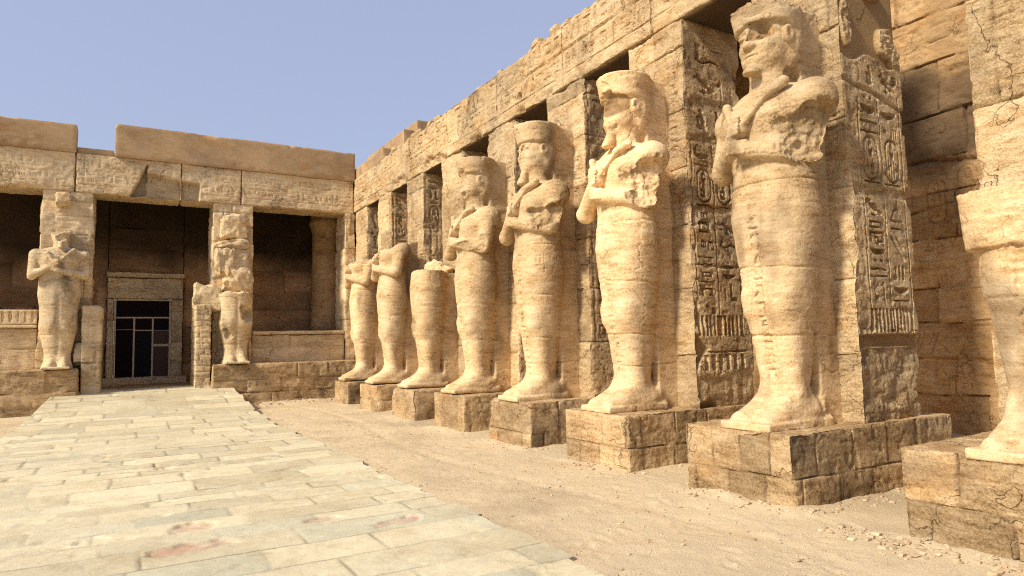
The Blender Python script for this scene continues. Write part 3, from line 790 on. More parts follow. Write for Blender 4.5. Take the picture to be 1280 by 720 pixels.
def rock(name, loc, size, mat, seed, parent=None, sub=8, ang=5, nz=.10):
    # one broken stone: a displaced round-cornered block
    n = sub; g = np.linspace(-1, 1, n)
    V = []; 
    I, J = np.meshgrid(g, g, indexing='ij'); F = []; off = 0
    keys = {}
    allv = []
    for ax in range(3):
        for s in (-1, 1):
            p = np.zeros((n, n, 3)); p[..., ax] = s; a, b = [(1, 2), (2, 0), (0, 1)][ax]; p[..., a] = I; p[..., b] = J
            K = np.arange(n * n).reshape(n, n) + off; off += n * n
            q = np.stack([K[:-1, :-1], K[1:, :-1], K[1:, 1:], K[:-1, 1:]], -1).reshape(-1, 4)
            F.append(q if s > 0 else q[:, ::-1]); allv.append(p.reshape(-1, 3))
    V = np.concatenate(allv); F = np.concatenate(F)
    ri = np.round(V * 1000).astype(int); _, first, inv = np.unique(ri, axis=0, return_index=True, return_inverse=True)
    V = V[first]; F = inv.ravel()[F]
    L = (np.abs(V) ** 5).sum(1) ** .2; V = V / L[:, None]
    r = np.random.RandomState(seed)
    for _ in range(ang):
        nn = r.normal(size=3); nn /= np.linalg.norm(nn); dd = .62 + .25 * r.rand(); ex = np.maximum(V @ nn - dd, 0); V = V - ex[:, None] * nn
    V = V * (1 + nz * fbm(V.astype(np.float32), 1.8, 5, seed)[:, None] - (.10 * np.clip(ridged(V.astype(np.float32), 2.6, 3, seed) - .55, 0, 1)[:, None] if sub > 9 else 0))
    V = V * np.array(size)
    T = np.zeros_like(V); T[:, 0] = .5 + .2 * (r.rand() - .5)
    if name is None: return V + np.array(loc), F, T
    return build(name, V + np.array(loc), [F], mat, parent, tuple(loc), T, True, 40)

# loose stones along the top of the beams
rr = np.random.RandomState(8)
RUB = ['flat', 'rounded', 'angular', 'squarish', 'thin', 'knobbly', 'wedge-shaped', 'small']
BAYN = {3: 'the patched-face statue', 4: 'the bearded statue', 5: 'the statue with the flat-cut arm stump', 6: 'the waist-high broken statue'}
for i in range(34):
    y = 8.0 + i * .30 + rr.rand() * .2
    s = .05 + .07 * rr.rand()
    o = rock('rubble_stone', (XF + .08 + .12 * rr.rand(), y, 7.17 + s * .45), (s, s * (1 + rr.rand()), s * .75), M_STONE, 40 + i, sub=5)
    props(o, 'small weathered stone lying in the row along the top edge of the carved beams', 'stone', 'loose stones on top of the architrave')

# roof slabs of the portico behind
for i, (a, b) in enumerate([(6.5, 9.2), (9.21, 13.2), (13.21, 17.2), (17.21, 21.3)]):
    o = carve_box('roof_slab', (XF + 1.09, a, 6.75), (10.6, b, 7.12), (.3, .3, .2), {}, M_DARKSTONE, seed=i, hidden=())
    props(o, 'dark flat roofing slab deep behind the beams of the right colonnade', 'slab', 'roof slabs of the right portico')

# back wall of the portico
cw = Carving(.022)
rw = np.random.RandomState(77)
for z in (.95, 1.45, 2.45): cw.row(3.2, 6.4, z, .36, rw)
for z in (1.18, 1.7, 2.2, 2.72): cw.line(3.0, z, 6.4, z, .012)
for u in np.arange(3.3, 6.3, .42): cw.column(u, .34, 3.1, 4.4, rw)
cw.row(3.2, 6.4, 5.9, .5, rw).row(3.2, 6.4, 6.6, .5, rw)
wj = [.75, 1.25, 1.75, 2.25, 2.95, 3.6, 4.1, 4.75, 5.5, 6.2]
bw = stone_field(wj, 1.3, 801, a=.020, rough=.50, rf=.8, carving=cw, jd=.045, off=.04, tone=.25, ramp=.09)
def wallf(u, v, P):
    h, t, g, s = bw(u, v, P)
    q = fbm(P, 1.1, 4, 17)
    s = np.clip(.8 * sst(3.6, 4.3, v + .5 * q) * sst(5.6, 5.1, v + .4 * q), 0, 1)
    g = .75 * sst(.55, .75, q + .4 * sst(1.4, .9, v) * sst(4.6, 5.2, u)) + .7 * sst(4.6, 4.7, u) * sst(4.95, 4.85, u) * sst(5.2, 5.6, v)
    ck = np.abs(v - (4.0 + .12 * (u - 4.5) + .06 * q)); h = h - .06 * np.exp(-(ck / .03) ** 2)
    ck = np.abs(v - (3.45 - .1 * (u - 4.5) + .08 * q)); h = h - .05 * np.exp(-(ck / .02) ** 2)
    return h, t, np.clip(g, 0, 1), s
o = carve_box('back_wall', (10.0, 2.2, -.2), (10.9, 7.2, 7.0), (.3, .022, .022), {'-x': wallf}, M_WALL, seed=31, hidden=('+x', '-z', '+y', '-y'), origin=(10.4, 4.7, 0))
props(o, 'orange-brown portico wall with faint carved figures and a sooty upper band, seen between the two nearest statues', 'wall')
o = carve_box('back_wall', (10.02, 7.2, -.2), (10.9, 21.3, 7.0), (.3, .08, .08), {'-x': stone_field(wj, 1.3, 803, a=.016, rough=.3)}, M_WALL, seed=32, hidden=('+x', '-z', '+y', '-y'), origin=(10.4, 14, 0))
props(o, 'dark portico wall far behind the piers of the right colonnade', 'wall')

# repaired blocks set on top at the corner
def plaster_field(seed, amp=.006):
    def f(u, v, P):
        q = fbm(P, 1.2, 5, seed)
        return amp * q + .002 * fbm(P, 14, 3, seed + 1), .5 + .16 * q, np.zeros_like(u), .35 * sst(.35, .9, fbm(P * np.array([1, 1, .3]), 1.7, 4, seed + 3))
    return f
for a, b, lab in [((6.66, 18.72, 7.18), (7.18, 21.9, 7.56), 'low smooth repair block on the beam at the corner, front one of three steps'),
                  ((7.19, 18.36, 7.18), (7.5, 21.9, 8.10), 'long smooth repair wall on the corner roof, middle one of three steps'),
                  ((7.51, 18.1, 7.18), (8.6, 19.4, 8.36), 'tallest smooth repair block on the corner roof, rear one of three steps')]:
    o = carve_box('coping_block', a, b, (.06, .06, .05), {'*': plaster_field(int(a[1] * 10))}, M_PLASTER, seed=3, rnd=.01, chip=.02, hidden=('-z',))
    props(o, lab, 'block', 'repair blocks on the corner roof')

# ================================================================== FAR FACADE
YF = 21.45
# podiums
def podium(x0, x1, y1, z1, seed, lab, gz=-.2):
    f = stone_field([.28 if seed == 1 else .34, .62 if seed == 1 else .72, z1 - .02 + .3], .9, 1000 + seed, a=.016, rough=.28, rf=.9, jd=.03, off=.02, tone=.22, ramp=.05)
    o = carve_box('podium', (x0, 20.7, gz), (x1, y1, z1), (.036, .15, .034), {'-y': f, '+x': f, '-x': f, '+z': (lambda u, v, P: erosion(P, 4, .01))}, M_PLINTH, seed=60 + seed, rnd=.02, chip=.08, hidden=('+y', '-z'),
                  origin=((x0 + x1) / 2, 21.1, 0))
    props(o, lab, 'podium', 'podiums along the far wall')
podium(-9, -.92, 23.2, 1.21, 1, 'rough podium of large blocks left of the ramp, under the statue with crossed arms')
podium(2.26, 6.6, 23.2, 1.20, 2, 'rough coursed podium right of the ramp, under the ruined statue of the far wall')
# far piers
def fpier(x0, x1, z0, seed, lab):
    c = Carving(.018); r = np.random.RandomState(seed)
    c.column((x0 + x1) / 2, .5, 4.9, 5.9, r).column(x1 - .16, .22, 2.6, 5.9, r)
    f = stone_field([1.9, 2.5, 3.1, 3.7, 4.3, 4.85, 5.35, 5.75], .75, 1100 + seed, a=.014, rough=.34, rf=1.2, carving=c, jd=.032, off=.022, tone=.22, ramp=.05, stain=.5)
    o = carve_box('pier', (x0, YF, z0), (x1, YF + 1.15, 6.03), (.034, .08, .034), {'-y': f, '-x': f, '+x': f}, M_FACADE, seed=70 + seed, rnd=.014, chip=.08, hidden=('+y', '-z', '+z'), origin=((x0 + x1) / 2, YF + .5, z0))
    props(o, lab, 'pier', 'piers of the far wall')
fpier(-1.92, -.71, 1.19, 1, 'pale pier of the far wall left of the doorway, behind the statue with crossed arms')
fpier(2.30, 3.46, 1.18, 2, 'pale pier of the far wall right of the doorway, behind the ruined statue')
fpier(6.30, 6.66, 1.18, 3, 'narrow pale pilaster in the corner where the far wall meets the colonnade')
# far lintel
LJ = [-9.0, -4.2, -1.17, 1.44, 3.09, 6.602]
LL = ['pale carved lintel at the left picture edge over the dark bay', 'pale carved lintel ending over the statue with crossed arms', 'pale lintel over the doorway with a big dark break at its right end',
      'short pale lintel right of the break, over the doorway edge', 'pale carved lintel over the dark right bay, running into the corner']
for i in range(5):
    x0, x1 = LJ[i] + .006, LJ[i + 1] - .006
    c = Carving(.015); r = np.random.RandomState(400 + i)
    c.row(x0, x1, 6.84, .28, r).row(x0, x1, 6.45, .30, r).line(x0, 7.04, x1, 7.04, .009).line(x0, 6.65, x1, 6.65, .009).line(x0, 6.24, x1, 6.24, .009)
    base = stone_field([9.], 9., 1200 + i, a=.012, rough=.26, rf=1.0, carving=c, tone=.05, ramp=.05, stain=.35)
    def lf(u, v, P, base=base):
        h, t, g, s = base(u, v, P)
        q = fbm(P, 2.4, 4, 91)
        # broken-out pieces over the doorway
        m1 = np.maximum.reduce([-(u - (.12 + .42 * (v - 6.0))), u - (.50 + .1 * (v - 6.0)), v - 7.0 - 0 * u]) + .05 * q
        d1 = sst(.03, -.03, m1)
        m2 = np.maximum.reduce([.52 - u, u - 1.92, v - (6.72 - .12 * (u - .5) + .06 * q), 5.9 - v]) + .03 * q
        d2 = sst(.03, -.03, m2)
        h = h * (1 - np.maximum(d1, d2)) - .26 * d1 - .16 * d2 + d2 * rough_patch(P, 93, .07, 4)
        return h, t, g, np.maximum(s, np.clip(.6 * d1 + .35 * d2, 0, 1))
    o = carve_box('lintel', (x0, YF - .03, 6.02), (x1, YF + 1.0, 7.10), (.024, .08, .022), {'-y': lf, '-z': (lambda u, v, P: erosion(P, 7, .015)), '+x': (lambda u, v, P: erosion(P, 9, .01))}, M_FACADE, seed=80 + i, rnd=.013, chip=.06,
                  hidden=('+y', '+z'), origin=((x0 + x1) / 2, YF + .5, 6.02))
    props(o, LL[i], 'lintel', 'lintels of the far wall')
# parapets
o = carve_box('parapet', (-9, YF - .09, 7.105), (-1.16, YF + .5, 7.88), (.06, .1, .05), {'*': plaster_field(3, .008), '-y': (lambda u, v, P: (lambda r, m: (r[0] * (1 - m) + m * (rough_patch(P, 4, .04, 9) + .02), r[1], r[2], r[3]))(plaster_field(3)(u, v, P), sst(.05, -.02, np.maximum.reduce([u + 2.0, 7.12 - v, v - 7.52 + .05 * fbm(P, 4, 2, 2)]))))}, M_PLASTER, seed=5, rnd=.012, chip=.06, hidden=('-z',))
props(o, 'smooth brown parapet block at the left with a rough old patch, left of the gap', 'parapet', 'parapets on the far wall')
o = carve_box('parapet', (-1.155, YF + .05, 7.105), (-.27, YF + .5, 7.30), (.06, .1, .05), {'*': plaster_field(4)}, M_PLASTER, seed=6, rnd=.012, chip=.06, hidden=('-z',))
props(o, 'low strip of parapet filling the gap between the two tall parapet blocks', 'parapet', 'parapets on the far wall')
o = carve_box('parapet', (-.265, YF - .09, 7.105), (6.64, YF + .5, 8.06), (.05, .1, .045), {'*': plaster_field(9, .008)}, M_PLASTER, seed=7, rnd=.012, chip=.06, hidden=('-z',))
props(o, 'long smooth brown parapet running from the gap to the corner', 'parapet', 'parapets on the far wall')

# low screen walls in the side bays
def screen(x0, x1, z1, seed, lab, frieze):
    t = empty('screen_wall', ((x0 + x1) / 2, YF + .35, 1.2)); props(t, lab, 'wall')
    f = stone_field([1.62 if not frieze else 1.75, 2.2], 1.5, 1300 + seed, a=.013, rough=.22, jd=.02, off=.014, tone=.15)
    zt = z1 - (.12 if not frieze else .50)
    org = tuple(t.location)
    carve_box('wall_blocks', (x0, YF + .10, 1.17), (x1, YF + .60, zt), (.04, .15, .034), {'-y': f}, M_FACADE, t, org, seed, hidden=('+y', '-z', '-x', '+x'))
    if frieze:
        carve_box('moulding', (x0, YF + .02, zt + .002), (x1, YF + .6, zt + .09), (.05, .1, .03), {'-y': (lambda u, v, P: erosion(P, 3, .006))}, M_FACADE, t, org, seed + 1, hidden=('+y', '-x', '+x'))
        c = Carving(.035)
        for u in np.arange(x0 + .1, x1, .16): c.put('feather', u, z1 - .21, .15, .28)
        carve_box('frieze', (x0, YF + .08, zt + .092), (x1, YF + .58, z1), (.022, .1, .022), {'-y': (lambda u, v, P: c.field(u, v) + erosion(P, 5, .008))}, M_FACADE, t, org, seed + 2, hidden=('+y', '-x', '+x'))
    else:
        carve_box('coping', (x0, YF + .03, zt + .002), (x1, YF + .66, z1), (.05, .1, .03), {'-y': (lambda u, v, P: erosion(P, 3, .007)), '+z': (lambda u, v, P: erosion(P, 6, .006))}, M_FACADE, t, org, seed + 1, hidden=('+y', '-x', '+x'))
screen(-9, -1.925, 2.79, 1, 'low screen wall with a carved frieze in the dark left bay', True)
screen(3.465, 6.295, 2.16, 2, 'plain low screen wall with a thin coping in the dark right bay', False)

# stub walls either side of the doorway
def stub(x0, x1, y0, z1, bricks, lab, seed):
    zj = list(np.arange(.85, 3.0, .16)) if bricks else [1.35, 1.9, 2.5]
    f = stone_field(zj, .26 if bricks else .9, 1400 + seed, a=.010, rough=.2, jd=.02, off=.008, tone=.18)
    o = carve_box('stub_wall', (x0, y0, .45), (x1, YF + .9, z1), (.028, .06, .028), {'-y': f, '-x': f, '+x': f, '+z': (lambda u, v, P: erosion(P, 6, .015))}, M_FACADE, seed=90 + seed, chip=.07, hidden=('+y', '-z'), origin=((x0 + x1) / 2, y0 + .5, .55))
    props(o, lab, 'stub wall', 'stub walls beside the ramp')
stub(-.905, -.44, 20.95, 2.88, False, 'upright stub wall of plain slabs left of the doorway, beside the statue with crossed arms', 1)
stub(1.83, 2.25, 20.95, 2.93, True, 'stub wall of small brick-like stones right of the doorway', 2)
o = rock('stone_fragment', (2.16, 21.25, 3.16), (.36, .30, .42), M_FACADE, 5, sub=26, ang=2, nz=.2)
props(o, 'rough lump of broken masonry resting on the brick-like stub wall beside the ruined statue', 'stone')
o = rock('stone_fragment', (-.86, 21.28, 1.55), (.22, .24, .36), M_FACADE, 9, sub=14)
props(o, 'worn upright stone standing on the podium by the feet of the statue with crossed arms', 'stone')

# dark room behind the far wall
o = carve_box('hall_floor', (-9, 21.56, .3), (9.9, 25.4, .585), (.4, .4, .2), {'+z': (lambda u, v, P: erosion(P, 3, .01))}, M_WALL, seed=2, hidden=('-z',))
props(o, kind='structure')
wf = stone_field([1.2, 1.8, 2.4, 3.0, 3.7, 4.4, 5.0, 5.7], 1.2, 1501, a=.014, rough=.26, jd=.03, off=.02, tone=.3, ramp=.05)
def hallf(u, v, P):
    h, t, g, s = wf(u, v, P); return h, t, g, np.clip(.9 * sst(4.0, 5.2, v + .4 * fbm(P, .9, 3, 5)), 0, 1)  # upper wall darkened, shade under the hall roof painted in
for (a, b, lab) in [((-9, 25.0, .55), (-.40, 25.6, 6.9), 'wall with painted shade inside the dark hall, left of the inner doorway'),
                    ((1.795, 25.0, .55), (9.9, 25.6, 6.9), 'wall with painted shade inside the dark hall, right of the inner doorway and behind the round column'),
                    ((-.398, 25.0, 4.20), (1.793, 25.6, 6.9), 'wall with painted shade inside the dark hall, directly above the inner doorway')]:
    o = carve_box('hall_wall', a, b, (.06, .2, .06), {'-y': hallf}, M_HALLSHADE, seed=int(a[0] * 3), hidden=('+y', '-z', '+z'))
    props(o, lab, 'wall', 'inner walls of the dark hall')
for k, (a, b) in enumerate([((-9.3, YF + .62, .5), (-9.0, 25.6, 7.0)), ((9.9, 21.35, .2), (10.2, 25.6, 7.0))]):
    o = carve_box('hall_wall', a, b, (.2, .2, .2), {'*': stone_field([1.2, 2, 3, 4, 5], 1.2, 1510 + k)}, M_HALLSHADE, seed=k)
    props(o, ['end wall closing the dark hall at its far left', 'end wall closing the dark hall at its far right'][k], 'wall', 'inner walls of the dark hall')
for k, (a, b) in enumerate([(-9, -2.2), (-2.19, 3.3), (3.31, 9.9)]):
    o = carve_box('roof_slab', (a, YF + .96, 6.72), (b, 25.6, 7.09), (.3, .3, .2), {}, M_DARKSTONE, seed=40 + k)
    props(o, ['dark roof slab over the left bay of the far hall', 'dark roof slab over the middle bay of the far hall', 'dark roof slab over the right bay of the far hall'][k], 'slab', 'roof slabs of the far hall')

# round column in the right bay
def column(cx, cy, z0, z1, rad, lab):
    nz, na = 160, 72
    z = np.linspace(z0, z1, nz); a = np.linspace(0, 2 * np.pi, na, endpoint=False)
    Z, Aa = np.meshgrid(z, a, indexing='ij')
    r = rad * np.interp(Z, [z0, z0 + .3, z0 + .31, z0 + .6, z1 - 1.0, z1 - .6, z1 - .3, z1 - .29, z1], [1.25, 1.25, .96, 1.02, .86, 1.08, .9, 1.05, 1.05])
    P = np.stack([cx + r * np.cos(Aa), cy + r * np.sin(Aa), Z], -1).reshape(-1, 3).astype(np.float32)
    h, t, d = masonry((Aa * rad).ravel(), Z.ravel().astype(np.float32), [1.4, 2.3, 3.2, 4.1, 4.9], 2.5, 71)
    h = h + erosion(P, 5, .012); n = np.stack([np.cos(Aa), np.sin(Aa), 0 * Aa], -1).reshape(-1, 3); P = P + n * h[:, None]
    I = np.arange(nz * na).reshape(nz, na); J = np.roll(I, -1, 1)
    q = np.stack([I[:-1], J[:-1], J[1:], I[1:]], -1).reshape(-1, 4)
    T = np.zeros_like(P); T[:, 0] = t
    o = build('round_column', P, [q, I[-1][None, :], I[0][::-1][None, :]], M_WALL, None, (cx, cy, z0), T, True, 50)
    props(o, lab, 'column')
column(6.35, 24.1, .56, 6.7, .52, 'round stone column standing in shadow inside the dark right bay')

# inner doorway with its glazed door
t = empty('doorway', (.7, 24.8, .58)); props(t, 'squared stone doorway frame inside the dark hall at the end of the ramp', 'doorway'); org = tuple(t.location)
jf = stone_field([1.3, 1.9, 2.6, 3.3], .9, 1601, a=.008, rough=.15, tone=.2)
carve_box('jamb', (-.397, 24.74, .58), (-.205, 25.3, 3.32), (.03, .08, .03), {'*': jf}, M_FACADE, t, org, 1, hidden=('-z', '+z'))
carve_box('jamb', (1.425, 24.74, .58), (1.79, 25.3, 3.32), (.03, .08, .03), {'*': jf}, M_FACADE, t, org, 2, hidden=('-z', '+z'))
carve_box('door_lintel', (-.397, 24.74, 3.322), (1.79, 25.3, 4.02), (.03, .08, .03), {'*': stone_field([3.68], 1.3, 1603, tone=.2)}, M_FACADE, t, org, 3)
carve_box('cornice', (-.43, 24.66, 4.022), (1.82, 25.3, 4.19), (.05, .08, .03), {'-y': (lambda u, v, P: .03 * sst(4.05, 4.19, v) + erosion(P, 3, .005))}, M_FACADE, t, org, 4)
carve_box('sill', (-.5, 24.45, .57), (1.9, 25.2, .79), (.05, .05, .04), {'-y': (lambda u, v, P: -.02 * sst(.68, .70, v) + erosion(P, 3, .006))}, M_FACADE, t, org, 5, hidden=('-z',))
t = empty('glazed_door', (.61, 24.9, .79)); props(t, 'tall glazed door with thin pale frame, dark panes and one brown wooden leaf', 'door'); org = tuple(t.location)
dx0, dx1, dz0, dz1 = -.20, 1.42, .795, 3.315; wd = dx1 - dx0; ht = dz1 - dz0
m1, m2 = dx0 + .35 * wd, dx0 + .68 * wd; tr = dz0 + .765 * ht; tr2 = dz0 + .60 * ht
def bar(name, x0, x1, z0, z1, mat=M_FRAME, y0=24.86, y1=24.93): return plain_box(name, (x0, y0, z0), (x1, y1, z1), mat, t, .004, org)
bar('frame_post', dx0, dx0 + .045, dz0, dz1, y0=24.80); bar('frame_post', dx1 - .045, dx1, dz0, dz1, y0=24.80)
bar('frame_head', dx0 + .046, dx1 - .046, dz1 - .045, dz1, y0=24.80); bar('transom', dx0 + .046, dx1 - .046, tr - .024, tr + .024)
bar('mullion', m1 - .024, m1 + .024, dz0, tr - .025); bar('mullion', m2 - .024, m2 + .024, dz0, tr - .025); bar('transom', m1 + .025, m2 - .025, tr2 - .016, tr2 + .016)
bar('glass_pane', dx0 + .047, dx1 - .047, tr + .025, dz1 - .046, M_GLASS, 24.885, 24.905)
bar('glass_pane', dx0 + .047, m1 - .025, dz0, tr - .025, M_GLASS, 24.885, 24.905)
bar('glass_pane', m1 + .025, m2 - .025, tr2 + .017, tr - .025, M_GLASS, 24.885, 24.905)
bar('glass_pane', m2 + .025, dx1 - .047, tr2, tr - .025, M_GLASS, 24.885, 24.905)
bar('dark_leaf', m1 + .025, m2 - .025, dz0, tr2 - .017, M_DOORDARK, 24.90, 24.93)
lf = bar('wooden_leaf', m2 + .025, dx1 - .047, dz0, tr2 - .002, M_WOOD, 24.88, 24.92)
plain_box('leaf_rail', (m2 + .03, 24.868, dz0 + .98), (dx1 - .05, 24.879, dz0 + 1.06), M_FRAME, lf, .003, org).parent = lf
lf2 = bar('red_strip', dx0 + .04, m1 - .02, tr - .40, tr - .375, simple_mat('red_paint', (.45, .12, .06)), 24.866, 24.884)

# ================================================================== COLOSSAL STATUES
def smin(a, b, k):
    h = np.clip(.5 + .5 * (b - a) / k, 0, 1)
    return b + (a - b) * h - k * h * (1 - h)
def smax(a, b, k): return -smin(-a, -b, k)
def cap(P, a, b, ra, rb):
    a = np.array(a, np.float32); b = np.array(b, np.float32); ba = b - a
    pa = P - a; h = np.clip(pa @ ba / (ba @ ba), 0, 1)
    return np.sqrt(((pa - h[:, None] * ba) ** 2).sum(1)) - (ra + (rb - ra) * h)
def ell(P, c, r):
    r = np.array(r, np.float32); q = (P - np.array(c, np.float32)) / r
    k0 = np.sqrt((q ** 2).sum(1)); k1 = np.sqrt(((q / r) ** 2).sum(1)) + 1e-6
    return k0 * (k0 - 1) / k1
def rbox(P, c, h, r):
    q = np.abs(P - np.array(c, np.float32)) - (np.array(h, np.float32) - r)
    return np.sqrt((np.maximum(q, 0) ** 2).sum(1)) + np.minimum(q.max(1), 0) - r

BZ = np.array([0, .25, .45, .9, 1.25, 1.45, 1.9, 2.3, 2.6, 2.8, 3.1, 3.4, 3.58, 3.72, 3.85])
BA = np.array([.25, .225, .22, .275, .33, .345, .415, .465, .455, .44, .465, .52, .52, .40, .22])
BB = np.array([.25, .235, .225, .27, .325, .335, .365, .385, .35, .33, .345, .35, .31, .23, .17])
BC = np.array([.0, .0, .0, -.01, .01, .02, .02, .02, .02, .01, .02, .02, .0, -.02, -.02])

def statue_parts(P, S):
    """the signed distance of every part of a mummy-shaped royal statue; -x is the side nearest the viewer, +y the front"""
    x, y, z = P[:, 0], P[:, 1], P[:, 2]
    wx = S.get('wx', 1.0)
    a = np.interp(z, BZ, BA) * wx; b = np.interp(z, BZ, BB); c = np.interp(z, BZ, BC)
    a = a * (1 + (S.get('leg', 1.0) - 1) * sst(1.9, 1.2, z))
    n = 2.35
    rr_ = (np.abs(x / a) ** n + np.abs((y - c) / b) ** n) ** (1 / n)
    body = (rr_ - 1) * np.minimum(a, b)
    body = smax(body, z - 3.80, .10); body = np.maximum(body, -z)
    for s in (-1, 1):
        body = smin(body, cap(P, (s * .165 * wx, .21, 1.41), (s * .16 * wx, .20, 1.27), .145, .14), .07)
        body = smin(body, cap(P, (s * .15 * wx, .12, 1.15), (s * .105 * wx, .06, .36), .14, .118), .06)
        body = smin(body, ell(P, (s * .53 * wx, -.03, 3.49), (.20, .24, .24)), .12)
        body = smin(body, ell(P, (s * .20, .23, 3.36), (.21, .17, .20)), .10)
    # seam between the legs
    body = body + .035 * np.exp(-(x / .035) ** 2) * sst(.05, .2, y) * sst(2.25, 2.0, z) * sst(.25, .6, z)
    if S.get('kilt'):                                             # flaring kilt with a sharp lower edge
        fl_ = np.clip((z - 1.63) / .45, 0, 1)
        ka, kb = .45 + .03 * fl_, .378 + .012 * fl_
        kt = ((np.abs(x / ka) ** 2.7 + np.abs((y - .02) / kb) ** 2.7) ** (1 / 2.7) - 1) * .38
        body = np.minimum(body, smax(kt, 1.63 - z, .01))
    # back slab joining the pier
    slab = rbox(P, (0, -.47, 1.8), (.235 * wx, .22, 2.0), .02)
    body = smin(body, slab, .05)
    # feet
    feet = None
    for s in (-1, 1):
        f = cap(P, (s * .13 * wx, -.12, .15), (s * .155 * wx, .53, .07), .165, .11)
        f = smin(f, cap(P, (s * .125 * wx, .08, .32), (s * .14 * wx, .36, .13), .125, .10), .10)
        feet = f if feet is None else smin(feet, f, .16)
    feet = smin(feet, rbox(P, (0, .18, .035), (.31 * wx, .50, .05), .015), .03)
    feet = np.maximum(feet, -z + .0)
    d = {'body': smin(body, feet, .13)}
    d['feet_only'] = feet
    # arms
    nb = S.get('near', 'full'); fb = S.get('far', 'full')
    aw = wx
    fe = np.array(S.get('fe', (.58, .27, 2.87))) * (aw, 1, 1)
    far = cap(P, (.54 * aw, -.02, 3.48), fe, .165, .13)
    far = smin(far, cap(P, fe, (.14, .43, 3.20), .125, .085), .05)
    far = smin(far, ell(P, (.08, .43, 3.27), (.10, .10, .11)), .04)
    near = cap(P, (-.54 * aw, -.02, 3.48), (-.57 * aw, .12, 2.92), .17, .145)
    near = smin(near, cap(P, (-.56 * aw, .14, 2.90), (.02, .42, 3.02), .135, .095), .05)
    near = smin(near, ell(P, (.06, .43, 3.05), (.11, .10, .10)), .04)
    for q in range(4):                                            # fingers closed round the staffs
        zz = 3.205 + .045 * q
        far = smin(far, cap(P, (.155, .50 - .006 * q, zz - .01), (.02, .535 - .006 * q, zz), .026, .021), .008)
        near = smin(near, cap(P, (-.02, .49 - .012 * q, 2.985 + .042 * q), (.115, .53 - .012 * q, 2.995 + .042 * q), .025, .020), .008)
    far = smin(far, cap(P, (.10, .45, 3.36), (.02, .50, 3.385), .028, .022), .01)
    d['arm_far'] = far if fb == 'full' else None
    d['arm_near'] = near if nb != 'none' else None
    if S.get('arms') == False: d['arm_far'] = d['arm_near'] = None
    if S.get('sceptres', True) and d['arm_far'] is not None:
        ck = smin(cap(P, (.10, .50, 3.20), (-.27, .36, 3.62), .034, .038), cap(P, (.10, .50, 3.22), (.20, .47, 3.02), .032, .03), .01)
        ck = smin(ck, cap(P, (-.25, .36, 3.60), (-.36, .25, 3.70), .055, .065), .03)
        d['crook'] = ck
        fl = cap(P, (.05, .50, 3.02), (.30, .34, 3.60), .035, .04)
        d['flail'] = smin(fl, cap(P, (.30, .34, 3.60), (.44, .20, 3.45), .045, .06), .03)
    # head
    hd = S.get('head', 'full')
    if hd != 'none':
        neck = cap(P, (0, -.02, 3.60), (0, .0, 4.05), .235, .19)
        hx = S.get('hx', 1.0)
        sk = ell(P, (0, .0, 4.34), (.245 * hx, .285, .40))
        sk = smin(sk, ell(P, (0, .10, 4.10), (.185 * hx, .185, .17)), .10)                    # jaw
        sk = smin(sk, ell(P, (0, .19, 4.00), (.085, .085, .06)), .06)                         # chin
        if hd in ('full', 'face'):
            sk = smin(sk, cap(P, (0, .275, 4.40), (0, .325, 4.235), .028, .05), .05)          # nose
            for s in (-1, 1):
                sk = smin(sk, ell(P, (s * .045, .295, 4.225), (.035, .035, .03)), .025)       # nostrils
                sk = smax(sk, -ell(P, (s * .105, .292, 4.365), (.068, .04, .036)), .03)       # sockets
                sk = smin(sk, ell(P, (s * .105, .250, 4.362), (.060, .045, .026)), .014)      # eyes
                sk = smin(sk, cap(P, (s * .035, .285, 4.432), (s * .175, .225, 4.425), .016, .014), .02)   # brows
                sk = smin(sk, ell(P, (s * .13, .19, 4.22), (.07, .08, .07)), .06)             # cheeks
            sk = smin(sk, ell(P, (0, .262, 4.128), (.085, .045, .020)), .015)                 # lips
            sk = smin(sk, ell(P, (0, .255, 4.092), (.070, .045, .020)), .015)
            sk = sk + .015 * np.exp(-((z - 4.110) / .008) ** 2) * (np.abs(x) < .10) * (y > .2)
        else:
            sk = smin(sk, cap(P, (0, .27, 4.36), (0, .29, 4.25), .03, .045), .06)
        for s in (-1, 1):
            e = ell(P, (s * .262 * hx, .02, 4.32), (.035, .075, .11)); e = smax(e, -ell(P, (s * .295 * hx, .025, 4.33), (.03, .04, .065)), .02)
            sk = smin(sk, e, .02)
        # head-cloth and the drum of the crown, running back to the pier
        top = S.get('top', 4.82)
        zz = np.clip((z - 4.42) / .4, 0, 1)
        rx, ry = (.290 + .06 * zz) * hx, (.335 + .07 * zz)
        cr = (np.sqrt((x / rx) ** 2 + ((y + .02) / ry) ** 2) - 1) * np.minimum(rx, ry)
        cr = smax(smax(cr, z - top, .03), 4.46 - .10 * sst(.1, -.25, y) - z, .03)
        sk = smin(sk, cr, .008)
        cloth = ell(P, (0, -.12, 4.30), (.29 * hx, .22, .46))                                  # cloth behind the ears
        sk = smin(sk, cloth, .04)
        sk = smin(sk, rbox(P, (0, -.44, 4.25), (.22 * hx, .24, min(.56, top - 4.26)), .02), .04)
        if S.get('uraeus'):
            sk = smin(sk, cap(P, (0, .31, 4.50), (0, .345, 4.66), .035, .05), .03)
        d['head'] = smin(neck, sk, .06)
        if S.get('beard', True):
            bl = S.get('beard_end', 3.72)
            be = cap(P, (0, .215, 3.98), (0, .30, bl), .062, .085)
            d['beard'] = smax(be, bl - z, .02)
    return d

